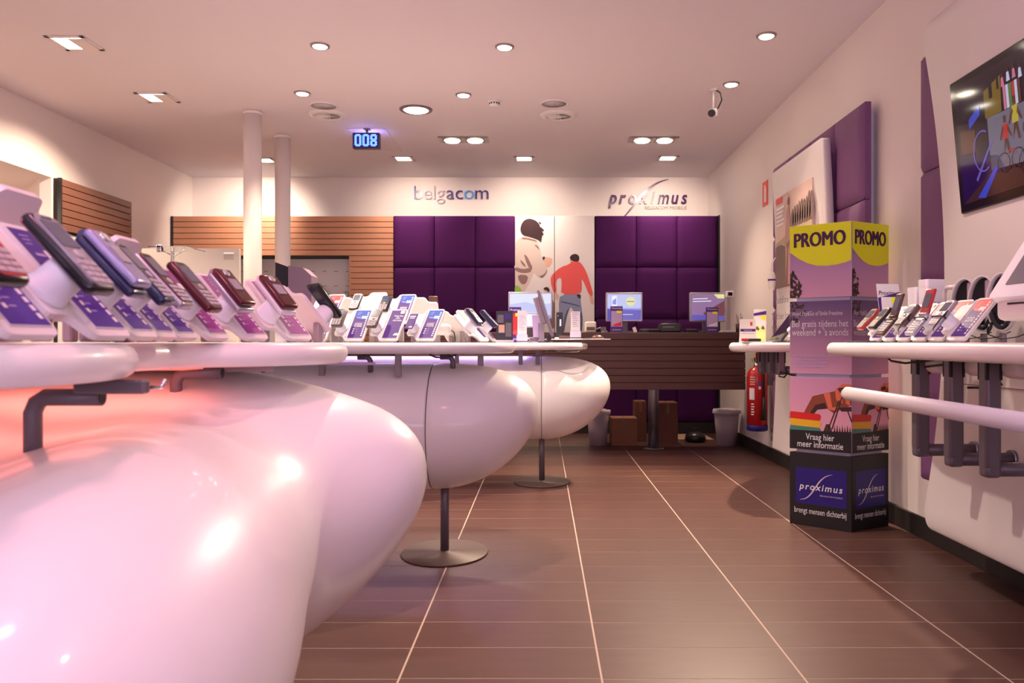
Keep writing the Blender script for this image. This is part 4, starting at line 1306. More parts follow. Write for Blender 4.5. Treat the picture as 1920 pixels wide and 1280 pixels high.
tq(arc(0.19, 0.38, 0.075, 0.17, 60, 300, 0.008), 10, 3); tq([(0.12, 0.17), (0.26, 0.44), (0.27, 0.43), (0.13, 0.15)], 10, 3); tq([(0.12, 0.02), (0.27, 0.22), (0.29, 0.20), (0.18, 0.0)], 4, 3)
tq([(0.54, 0.60), (0.72, 0.62), (0.72, 0.98), (0.54, 0.94)], 5, 3); tq([(0.55, 0.68), (0.71, 0.70), (0.71, 0.96), (0.55, 0.92)], 4, 4); tq(arc(0.63, 0.78, 0.06, 0.09, 0, 359, 0.012), 5, 5)
tq([(0.52, 0.10), (0.56, 0.10), (0.80, 0.60), (0.77, 0.60)], 5, 2); tq([(0.70, 0.12), (1, 0.2), (1, 0.5), (0.8, 0.55)], 10, 3)
def rider(u, v, s, shirt, k):
    tq([(u - .02 * s, v), (u, v + .14 * s), (u + .02 * s, v + .14 * s), (u + .035 * s, v), (u + .018 * s, v), (u + .008 * s, v + .09 * s)], 8, k)
    tq([(u - .014 * s, v + .13 * s), (u + .03 * s, v + .13 * s), (u + .03 * s, v + .26 * s), (u - .010 * s, v + .26 * s)], shirt, k + 1)
    tq([(u - .012 * s, v + .25 * s), (u - .04 * s, v + .14 * s), (u - .032 * s, v + .13 * s), (u, v + .22 * s)], 8, k + 1); tq([(u + .028 * s, v + .25 * s), (u + .055 * s, v + .14 * s), (u + .048 * s, v + .13 * s), (u + .02 * s, v + .2 * s)], 8, k + 1)
    tq([(u, v + .27 * s), (u + .018 * s, v + .27 * s), (u + .02 * s, v + .33 * s), (u - .002 * s, v + .33 * s)], 8, k + 2)
rider(0.43, 0.36, 1.0, 7, 4); rider(0.36, 0.28, 0.9, 6, 7)
def bike(u, v, r, k):
    for c in (0, 2.2):
        tq(arc(u + c * r, v, r, r * 1.78, 0, 359, 0.005), 0, k)
    tq([(u, v), (u + r, v + r * 1.9), (u + 1.8 * r, v + r * 1.9), (u + 2.2 * r, v), (u + 1.7 * r, v + 1.6 * r), (u + r, v + 1.6 * r)], 6, k + 1)
bike(0.34, 0.22, 0.045, 10); bike(0.50, 0.17, 0.06, 10); bike(0.68, 0.22, 0.05, 10); bike(0.52, 0.42, 0.035, 10)
b.recalc = False
b.build('screen_picture', pm_, t)
# the glossy pane in front of the picture carries the lamp reflections

# ------------------------------------------------------------------ wall shelves with phones on the right
def wall_desk(label, outline, z0, z1, brackets, zb, xw, group):
    t = thing('wall_desk', label, 'desk', (0, 0, 0), group=group)
    b = MB(); bullnose(b, outline, z0, z1); b.build('table_top', GLOSS, t)
    for (x, y, s_) in brackets:
        b = MB()
        b.box((x, y, (z0 + zb) / 2 + s_ / 4), (s_, s_, z0 - zb + s_ / 2), bev=s_ * 0.22, seg=2)
        b.cyl((x, y, zb), (xw, y, zb), s_ * 0.44, n=20)
        b.box((x + s_ * 0.02, y, zb), (s_ * 1.0, s_ * 0.96, s_ * 0.96), bev=s_ * 0.22, seg=2)
        br = b.build('bracket', GREYM, t)
        b = MB(); b.cyl((xw - 0.012, y, zb), (xw, y, zb), s_ * 0.62, n=24); b.build('wall_flange', STEEL, br)
        b = MB(); b.box((x, y, z0 - 0.035), (s_ * 0.98, s_ * 0.98, 0.07)); b.build('socket', DARK, br)
    return t
ol5 = smooth_poly([(1.66, 3.62), (1.50, 3.72), (1.36, 3.70), (1.275, 3.60), (1.255, 3.40), (1.25, 3.0), (1.235, 2.5), (1.235, 2.0), (1.235, 1.45), (1.66, 1.45)], 3)
w5 = wall_desk('long white shelf desk with phones below the television', ol5, 0.962, TOPZ, [(1.536, 3.23, 0.056), (1.536, 2.97, 0.056), (1.536, 2.73, 0.056), (1.536, 1.9, 0.056)], 0.585, XB(0.585), 'white shelf desks on the right wall')
b = MB(); b.tube([(1.095, 2.868, 0.836), (1.10, 2.875, 0.837), (1.10, 2.86, 0.837), (1.10, 1.62, 0.837)], [0.018, 0.022, 0.024, 0.024], 20); b.tube([(1.10, 1.64, 0.84), (1.25, 1.60, 0.84), (1.53, 1.60, 0.84), (1.56, 1.60, 0.97)], 0.022, 14); b.build('hand_rail', SATIN, w5)
for k, (y, x) in enumerate(((3.16, 1.60), (2.90, 1.62), (2.66, 1.62), (2.45, 1.6))):
    b = MB(); b.box((x, y, 0.935), (0.12, 0.13, 0.075), bev=0.03, seg=4); b.build('junction_box', SATIN, w5)
for pts in ([(1.42, 3.28, 0.962), (1.43, 3.26, 0.945), (1.46, 3.2, 0.937), (1.52, 3.12, 0.95), (1.56, 3.06, 0.962)], [(1.50, 3.12, 0.925), (1.53, 3.04, 0.935), (1.55, 2.97, 0.955), (1.57, 2.93, 0.955)],
            [(1.62, 2.84, 0.90), (1.64, 2.84, 0.87), (1.62, 2.87, 0.857), (1.56, 2.92, 0.855)]):
    b = MB(); b.tube(pts, 0.0045, 8); b.build('cable', BLACK, w5)
ROW5 = [(3.50, 'violet', 'open', PRB, PRB, 'stand farthest along the television desk', 'bar', PRB, PO, 'red and olive phone farthest along the television desk'),
        (3.36, 'red', 'stand behind the black and olive phone', 'bar', PB, PO, 'black and olive phone next to the red one'),
        (3.22, 'red', 'stand behind the brown open folding phone', 'open', PBR, PBR, 'brown folding phone standing open'),
        (3.08, 'red', 'stand behind the grey slider on the television desk', 'slider', PG, PG, 'grey slider phone with a looped cable'),
        (2.94, 'red', 'stand behind the silver open folding phone with red lid', 'open', PS, PRB, 'silver folding phone standing open with a red-edged lid'),
        (2.79, 'red', 'nearest stand on the television desk with red, blue and purple card', 'bar', PS, PW, 'silver phone with black side nearest on the television desk')]
ROW5[0] = (3.50, 'violet', 'stand farthest along the television desk', 'bar', PRB, PO, 'red and olive phone farthest along the television desk')
for k, (y, card, ls, kind, cb, cf, lp) in enumerate(ROW5):
    st = stand(ls, 1.425 - 0.012 * k * 0.4, y - 0.03, TOPZ, -84 + k, card, group='stands on the television desk')
    ph = phone(lp, st, kind, cb, cf, group='phones on the television desk', du=0.0, scale=1.1)
    if k in (2, 3, 4, 5):
        b = MB()
        b.tube([(-0.027, -0.02, 0.004), (-0.028, -0.02, 0.018), (0.0, -0.02, 0.020), (0.028, -0.02, 0.018), (0.027, -0.02, 0.004)], 0.0022, 6)
        if k in (3, 5):
            b.tube([(0.028, -0.02, 0.015), (0.05, -0.01, 0.03), (0.055, -0.045, 0.035), (0.03, -0.075, 0.02), (0.012, -0.07, 0.005)], 0.0022, 6)
        b.build('security_strap', PB, ph)
# things standing between them
def leaflet(name, label, M, w_, h_, arts, cat='leaflet', group=None, t_=0.003, base=PRINTW):
    t = thing(name, label, cat, group=group)
    t.matrix_world = M
    b = MB(); b.box((0, h_ / 2, -t_ / 2), (w_, h_, t_)); b.build('sheet', base, t)
    b = MB(); ms = []
    for k, a in enumerate(arts):
        m = a[0]
        if m not in ms:
            ms.append(m)
        if a[1] == 'text':
            b.text(a[2], a[3], a[4], a[5], 0.0006 + 0.0003 * k, ms.index(m), width=a[6], bold=a[7] if len(a) > 7 else 0, shear=a[8] if len(a) > 8 else 0)
        else:
            b.sheet([((u - 0.5) * w_, v * h_) for u, v in a[1]], 0.0006 + 0.0003 * k, ms.index(m))
    b.recalc = False
    b.build('print', ms, t)
    b = MB(); b.box((0, 0.006, -0.012), (w_ * 0.9, 0.008, 0.024)); b.build('foot', base, t)
    return t
def lean(x, y, z, yaw, tilt):
    """upright sheet: local x across, y up, z towards the viewer; leaned back by tilt"""
    return T(x, y, z) @ Matrix.Rotation(R(yaw), 4, 'Z') @ Matrix.Rotation(R(90 - tilt), 4, 'X')
leaflet('leaflet', 'white and purple leaflet with italic lettering behind the phones of the television desk', lean(1.595, 3.60, TOPZ, 8, 12), 0.11, 0.275,
        [(PURPLE, [(0, .05), (1, .05), (1, .86), (0, .76)]), (INKP, 'text', 'Proximus', 0.03, -0.05, 0.222, 0.10, 0.01, 0.2)], group='leaflets on the television desk')
leaflet('leaflet', 'white card with a yellow corner behind the phones of the television desk', lean(1.560, 3.525, TOPZ, 4, 8), 0.088, 0.205,
        [(YELLOW, [(.5, 1), (1, 1), (1, .78), (.6, .8), (.5, .9)]), (LILAC, [(.05, .52), (.8, .52), (.8, .54), (.05, .54)]), (LILAC, [(.05, .4), (.7, .4), (.7, .42), (.05, .42)]), (INKG, [(.62, .86), (.9, .86), (.9, .88), (.62, .88)])], group='leaflets on the television desk')
for k, (x, y, h_, lab) in enumerate(((1.625, 3.42, 0.235, 'shiny white carton behind the phones, left one'), (1.632, 3.335, 0.262, 'shiny white carton behind the phones, right taller one'))):
    t = thing('carton', lab, 'box', (x, y, TOPZ), R(12), 'white cartons on the television desk')
    b = MB(); b.prism(rrect(-0.045, -0.03, 0.045, 0.03, 0.012), 0.001, h_); b.build('box_body', mat('shiny_white', (0.92, 0.92, 0.95, 1), 0.15), t)
    b = MB()
    for q in range(6):
        b.box((-0.018 + q * 0.007, -0.0305, 0.15), (0.003, 0.001, 0.04))
    b.build('barcode', LILAC, t)
    b = MB(); b.prism(rrect(-0.046, -0.031, 0.046, 0.031, 0.012), h_ - 0.03, h_ + 0.001); b.build('lid', mat('shiny_white', (0.92, 0.92, 0.95, 1), 0.15), t)
b = MB(); fr = rrect(0, 0, 0.16, 0.20, 0.02)
t = thing('wire_stand', 'white upright U-shaped holder right of the white cartons', 'holder', (1.665, 3.235, TOPZ), R(-85))
b = MB(); b.tube([(-0.05, 0, 0.002), (-0.05, 0, 0.20), (-0.04, 0, 0.225), (0.04, 0, 0.225), (0.05, 0, 0.20), (0.05, 0, 0.002)], 0.009, 10); b.build('hoop', SATIN, t)
b = MB(); b.box((0, 0, 0.006), (0.13, 0.07, 0.01), bev=0.003, seg=1); b.build('foot', SATIN, t)
# oval headset holders
def oval_holder(y, x, lab, hz=0.105, ry=0.049):
    t = thing('headset_holder', lab, 'holder', (x, y, TOPZ), R(50), 'oval headset holders')
    n = 36
    def ring(rx_, rz_, x_, dz=0.0): return [(x_, rx_ * math.cos(2 * math.pi * k / n), 0.145 + dz + rz_ * math.sin(2 * math.pi * k / n)) for k in range(n)]
    b = MB(); b.grid([ring(ry, hz, 0.03), ring(ry, hz, -0.030), ring(ry - .002, hz - .002, -0.032), ring(ry - .005, hz - .005, -0.031), ring(ry - .006, hz - .006, 0.028)], True, False); b.build('oval_band', SATIN, t)
    b = MB(); b.prism([(y_, z_) for _, y_, z_ in ring(ry - .004, hz - .004, 0)], 0, 0.004, M=frame((0.022, 0, 0), (0, 1, 0), (0, 0, 1))); b.build('dark_back', DARK, t)
    b = MB()
    ins, outs = [], []
    for k in range(13):
        a = R(205 + 130 * k / 12)
        outs.append((0, (ry - .009) * math.cos(a), 0.145 + (hz - .009) * math.sin(a))); ins.append((0, (ry - .02) * math.cos(a), 0.145 + (hz - .024) * math.sin(a)))
    b.grid([[(-0.034, p_[1], p_[2]) for p_ in outs], [(-0.034, p_[1], p_[2]) for p_ in ins], [(0.0, p_[1], p_[2]) for p_ in ins]], False, False); b.build('grip', BLACK, t)
    b = MB(); b.cyl((0.01, 0, 0.001), (0.01, 0, 0.034), 0.012, n=14); b.build('post', POSTM, t)
    b = MB(); b.box((0.012, -0.014, 0.150), (0.02, 0.022, 0.17), bev=0.006, seg=2); b.build('cradle', SATIN, t)
    b = MB(); b.tube([(-0.03, 0.03, 0.07), (-0.04, 0.035, 0.05), (-0.04, 0.04, 0.03)], [0.006, 0.008, 0.004], 8); b.tube([(-0.04, 0.04, 0.03), (-0.03, 0.0, 0.012), (-0.02, -0.05, 0.02), (0.0, -0.09, 0.04)], 0.0018, 6); b.build('plug_cable', BLACK, t)
    return t
oval_holder(3.11, 1.655, 'oval white headset holder farthest from the viewpoint')
oval_holder(2.985, 1.655, 'middle oval white headset holder')
oval_holder(2.86, 1.655, 'oval white headset holder nearest the slanted terminal')
# slanted white terminal
t = thing('touch_terminal', 'white slanted touch-screen terminal at the right picture edge', 'terminal', (1.48, 2.24, TOPZ), R(-84))
tl = R(34)
Ms = frame((0, -0.10, 0.135), (1, 0, 0), (0, math.sin(tl), math.cos(tl)))
b = MB(); b.prism(rrect(-0.20, 0, 0.30, 0.32, 0.015), -0.03, 0.0, M=Ms); b.build('screen_frame', mat('shiny_white', (0.92, 0.92, 0.95, 1), 0.15), t)
b = MB(); b.prism(rrect(-0.155, 0.045, 0.255, 0.275, 0.003), 0.0, 0.002, M=Ms); b.build('screen', mat('terminal_screen', (0.17, 0.15, 0.19, 1), 0.25), t)
b = MB(); b.box((0.05, 0.0, 0.10), (0.48, 0.17, 0.07), bev=0.02, seg=3); b.build('keyboard_tray', SATIN, t)
b = MB(); b.box((0.05, -0.086, 0.115), (0.36, 0.004, 0.006)); b.build('slot', DARK, t)
b = MB(); b.box((0.05, 0.02, 0.034), (0.16, 0.10, 0.066), bev=0.008, seg=2); b.build('pedestal_block', SATIN, t)
# cables lying over the tip of the shelf desk
for k, (pts, lab) in enumerate((([(1.315, 3.52, 0.985), (1.33, 3.53, 1.012), (1.36, 3.54, 1.024), (1.44, 3.55, 1.024), (1.52, 3.5, 1.0235)], 'thin grey cable over the far tip of the television desk, left one'), ([(1.285, 3.33, 0.975), (1.295, 3.34, 1.008), (1.33, 3.36, 1.024), (1.42, 3.42, 1.024), (1.50, 3.45, 1.0235)], 'thin grey cable over the far tip of the television desk, right one'))):
    b = MB(); b.tube(pts, 0.0035, 8); o = b.build('cable', GREYM); tag(o, lab, 'cable', 'cables on the television desk')

# farther shelf desk behind the tower
ol6 = smooth_poly([(1.80, 6.10), (1.60, 6.10), (1.42, 5.85), (1.29, 5.5), (1.255, 5.33), (1.27, 5.22), (1.33, 5.14), (1.45, 5.10), (1.80, 5.08)], 3)
w6 = wall_desk('smaller white shelf desk on the right wall beyond the promo tower', ol6, 0.958, TOPZ, [(1.50, 5.42, 0.056), (1.53, 5.32, 0.056), (1.56, 5.21, 0.056)], 0.835, 1.84, 'white shelf desks on the right wall')
b = MB(); b.tube([(1.58, 5.2, 0.87), (1.60, 5.18, 0.82), (1.57, 5.16, 0.795), (1.54, 5.17, 0.80), (1.55, 5.18, 0.83), (1.62, 5.16, 0.81), (1.66, 5.16, 0.80), (1.70, 5.2, 0.83)], 0.006, 8); b.build('cable', BLACK, w6)
YO = 5.40
def xo(px, y=YO): return (px - 1016) * y / F_PX
t = thing('tent_card', 'white tent card with a purple band on the farther shelf desk', 'card', (xo(1399), 5.36, TOPZ), R(-6))
for s_ in (1, -1):
    Mq = T(0, 0, 0) @ Matrix.Rotation(R(180 if s_ < 0 else 0), 4, 'Z') @ T(0, -0.03, 0) @ Matrix.Rotation(R(90 - 10), 4, 'X')
    b = MB(); b.box((0, 0.08, -0.001), (0.105, 0.16, 0.002), M=Mq); o = b.build('leaf', PRINTW, t)
    b = MB(); b.rect(-0.05, 0.075, 0.05, 0.093, 0.0008, 0, Mq); b.text('nieuw', 0.012, 0, 0.080, 0.0012, 1, Mq, align='CENTER', width=0.05); b.rect(0.015, 0.115, 0.03, 0.14, 0.0008, 2, Mq); b.rect(-0.045, 0.06, 0.045, 0.062, 0.0008, 3, Mq); b.recalc = False
    b.build('print', [PURPLE, PRINTW, REDP, INKG], o)
leaflet('leaflet', 'tall yellow-green leaflet with a purple top on the farther shelf desk', lean(xo(1433), 5.52, TOPZ, -22, 9), 0.085, 0.235,
        [(mat('print_pale_green', rgb(225, 225, 150), 0.5), [(0, .02), (1, .02), (1, .4), (.5, .5), (0, .42)]), (PURPLE, [(0, .80), (1, .84), (1, .95), (0, .88)]), (YELLOW, [(.4, .78), (1, .8), (1, .68), (.7, .7)]), (mat('print_foliage', rgb(95, 85, 45), 0.5), [(.1, .4), (.3, .5), (.5, .4), (.4, .36)]), (mat('print_foliage', rgb(95, 85, 45), 0.5), [(.6, .42), (.75, .52), (.9, .42), (.8, .38)])])
t = thing('mobile_phone', 'red and black phone lying on the farther shelf desk', 'phone', (xo(1410, 5.2), 5.21, TOPZ + 0.006), R(8))
b = MB(); b.box((0.0, 0, 0.010), (0.115, 0.05, 0.019), bev=0.007, seg=3); b.build('body', PB, t)
b = MB(); b.box((-0.045, 0, 0.012), (0.035, 0.051, 0.020), bev=0.007, seg=3); b.build('red_end', PRB, t)
b = MB()
for k in range(5):
    b.box((-0.01 + k * 0.013, -0.01, 0.020), (0.009, 0.006, 0.002)); b.box((-0.01 + k * 0.013, 0.008, 0.020), (0.009, 0.006, 0.002))
b.build('keypad', mat('phone_keys', (0.45, 0.40, 0.42, 1), 0.4), t)
t = thing('white_tray', 'flat pale tray with a stand-off under the red and black phone', 'tray', (xo(1418, 5.2), 5.21, TOPZ), R(8))
b = MB(); b.box((0, 0, 0.0035), (0.19, 0.085, 0.004), bev=0.001, seg=1); b.build('sheet', PW, t)
b = MB(); b.box((0.03, 0.0, 0.001), (0.12, 0.05, 0.0015)); b.build('pad', DARK, t)
t = thing('laptop', 'dark tilted laptop screen leaning beside the promo tower', 'laptop', (xo(1452, 5.3), 5.42, TOPZ))
Ml = frame((0, 0, 0.010), (0, -1, 0), (0.62, 0, 0.80))
b = MB(); b.prism(rrect(0, 0, 0.26, 0.25, 0.012), -0.010, 0.004, M=Ml); b.build('lid', mat('laptop_dark', (0.035, 0.024, 0.045, 1), 0.35), t)
b = MB(); b.prism(rrect(0.012, 0.014, 0.248, 0.238, 0.004), 0.004, 0.0052, M=Ml); b.build('screen', BLACKG, t)
b = MB(); b.box((0.14, -0.13, 0.008), (0.20, 0.25, 0.014), bev=0.004, seg=2); b.build('base', PS, t)
b = MB(); b.cyl((0.006, -0.02, 0.012), (0.006, -0.24, 0.012), 0.008, n=12); b.build('hinge', BLACK, t)
st = stand('pale stand with purple card beside the dark laptop', xo(1482, 5.02), 5.02, TOPZ, -72, 'violet')
# headset hanging on its wire in front of the purple panel
t = thing('hanging_headset', 'small white oval handset hanging by a wire beside the field poster', 'headset', ((1447 - 1016) * 6.2 / F_PX, 6.2, EYE - (525 - 642) * 6.2 / F_PX))
b = MB(); b.lathe([(0.001, -0.085), (0.02, -0.075), (0.028, -0.04), (0.03, 0.0), (0.028, 0.035), (0.018, 0.062), (0.001, 0.07)], 18); b.build('shell', SATIN, t)
b = MB(); b.lathe([(0.0305, -0.006), (0.0305, 0.008)], 18, caps=False); b.build('band', PURPLE, t)
b = MB(); b.tube([(0, 0, 0.068), (0.0, 0, 0.12), (0.02, -0.0, 0.165), (0.045, 0, 0.185), (0.075, -0.02, 0.185)], 0.004, 8); b.build('wire', SATIN, t)
b = MB(); b.box((0.075, -0.02, 0.185), (0.012, 0.02, 0.03)); b.build('wall_clip', SATIN, t)

# fire sign, extinguisher, socket
t = thing('fire_sign', 'red fire extinguisher sign on the right wall', 'sign', (XR, 7.1, 1.02 + (642 - 363) * 7.1 / F_PX))
Mq = frame((-0.004, 0.0, 0), (0, -1, 0), (0, 0, 1))
b = MB(); b.prism([(-0.085, -0.11), (0.085, -0.11), (0.085, 0.11), (-0.085, 0.11)], -0.004, 0, M=Mq); b.build('plate', mat('sign_red', rgb(222, 66, 58), 0.45), t)
b = MB(); b.prism(round_poly([(-0.025, -0.075), (0.025, -0.075), (0.025, 0.04), (0.008, 0.06), (0.008, 0.08), (-0.03, 0.07), (-0.03, 0.062), (-0.008, 0.058), (-0.025, 0.04)], 0.006), 0, 0.001, M=Mq); b.build('symbol', PRINTW, t)
t = thing('fire_extinguisher', 'red fire extinguisher with blue foot ring and black hose on the right wall', 'fire extinguisher', (1.855, 6.86, 0.262))
r = 0.087
b = MB(); b.lathe([(r, 0.045), (r, 0.46), (r * 0.93, 0.50), (r * 0.7, 0.53), (r * 0.35, 0.545), (0.03, 0.55)], 32); b.build('cylinder', REDX, t)
b = MB(); b.lathe([(r * 0.9, 0.0), (r * 1.02, 0.008), (r * 1.03, 0.045), (r, 0.05)], 32); b.build('foot_ring', NAVY, t)
b = MB(); b.lathe([(0.028, 0.548), (0.028, 0.575), (0.022, 0.58), (0.022, 0.60)], 16); b.build('neck', CHROME, t)
b = MB(); b.box((0, -0.01, 0.615), (0.05, 0.06, 0.035), bev=0.006); b.tube([(0.0, 0, 0.63), (0.02, -0.02, 0.66), (0.055, -0.05, 0.665)], 0.009, 8); b.build('valve', BLACK, t)
b = MB(); b.tube([(-0.01, -0.02, 0.63), (-0.01, -0.03, 0.665), (0.0, -0.05, 0.70), (0.015, -0.07, 0.715)], [0.008, 0.012, 0.012, 0.008], 8); b.build('lever', REDX, t)
b = MB(); b.tube([(-0.04 + 0.017 * math.cos(a), -0.05, 0.61 + 0.017 * math.sin(a)) for a in [2 * math.pi * k / 16 for k in range(17)]], 0.003, 6); b.build('pin_ring', mat('brass_ring', (0.6, 0.3, 0.12, 1), 0.3, metal=0.8), t)
b = MB(); b.tube([(0.02, -0.03, 0.61), (0.03, -0.06, 0.69), (0.035, -0.085, 0.62), (0.03, -0.10, 0.5), (0.03, -0.10, 0.28)], 0.0105, 10); b.build('hose', BLACK, t)
b = MB(); b.cyl((0.03, -0.10, 0.30), (0.03, -0.10, 0.10), 0.010, 0.022, n=14); b.build('nozzle_horn', BLACK, t)
b = MB()
Mx = frame((0, -r - 0.0006, 0), (1, 0, 0), (0, 0, 1))
def cyl_patch(b, a0, a1, z0, z1, mi):
    n = 8
    b.grid([[(r * 1.006 * math.sin(R(a0 + (a1 - a0) * k / n)), -r * 1.006 * math.cos(R(a0 + (a1 - a0) * k / n)), z) for k in range(n + 1)] for z in (z0, z1)], False, False, mi)
cyl_patch(b, -62, -30, 0.27, 0.37, 0)
for k in range(4):
    cyl_patch(b, -58, -28, 0.40 + k * 0.02, 0.405 + k * 0.02, 0)
for k in range(5):
    cyl_patch(b, -50, -34 + 3 * (k % 2), 0.14 + k * 0.022, 0.15 + k * 0.022, 0)
cyl_patch(b, -8, 2, 0.39, 0.43, 1); cyl_patch(b, -8, 6, 0.36, 0.385, 0)
b.build('label_print', [PRINTW, BLUEP], t)
b = MB(); b.box((XR - 1.855 - 0.03, 0, 0.44), (0.06, 0.03, 0.10)); b.build('wall_hook', GREYM, t)
t = thing('wall_socket', 'small white double socket low on the right wall', 'socket', (XR, (XR * F_PX) / 434, 0.23))
b = MB(); b.box((-0.006, 0, 0), (0.012, 0.08, 0.15), bev=0.003); b.build('plate', SATIN, t)
b = MB(); b.box((-0.013, 0, 0.035), (0.004, 0.04, 0.04)); b.box((-0.013, 0, -0.035), (0.004, 0.04, 0.04)); b.build('insert', POSTM, t)

# ------------------------------------------------------------------ promotional tower
V0, V1, V2 = Vector((1.665, 4.278)), Vector((1.403, 4.505)), Vector((1.930, 4.435))
CT = (V1 + V2) / 2
HEX = [V0 - CT, V2 - CT, -(V0 - CT), V1 - CT]
tw = thing('promo_tower', 'tall cardboard promotion tower of four stacked boxes with yellow top', 'display tower', (CT.x, CT.y, 0))
SH = 0.405; GAP = 0.018
ZB = [0.0, SH + GAP, 2 * (SH + GAP), 3 * (SH + GAP)]
G1 = grad_mat('print_dusk_top', 0.0, rgb(224, 168, 192), SH * 0.75, rgb(150, 120, 172))
G2 = grad_mat('print_dusk_mid', 0.0, rgb(206, 150, 180), SH, rgb(104, 82, 128))
G3 = grad_mat('print_dusk_low', 0.0, rgb(236, 168, 180), SH, rgb(206, 146, 182))
TB = mat('tower_black', (0.010, 0.008, 0.010, 1), 0.5)
LEAFP = mat('print_leaf', rgb(64, 46, 36), 0.5)
ARM = mat('print_arm', rgb(140, 66, 44), 0.5); ARMD = mat('print_arm_dark', rgb(60, 26, 26), 0.5); GLOV = mat('print_glove', rgb(226, 110, 80), 0.5)
RNG1 = mat('print_ring_red', rgb(214, 34, 34), 0.4); RNG2 = mat('print_ring_yellow', rgb(232, 178, 40), 0.4); RNG3 = mat('print_ring_teal', rgb(70, 130, 120), 0.4)
NVY = mat('print_navy', rgb(36, 18, 116), 0.45); SILV = mat('print_silver', rgb(214, 190, 204), 0.45)
CARDW = mat('tower_cardboard', (0.58, 0.52, 0.66, 1), 0.6)
def hexring(k): return [(v.x * k, v.y * k) for v in HEX]
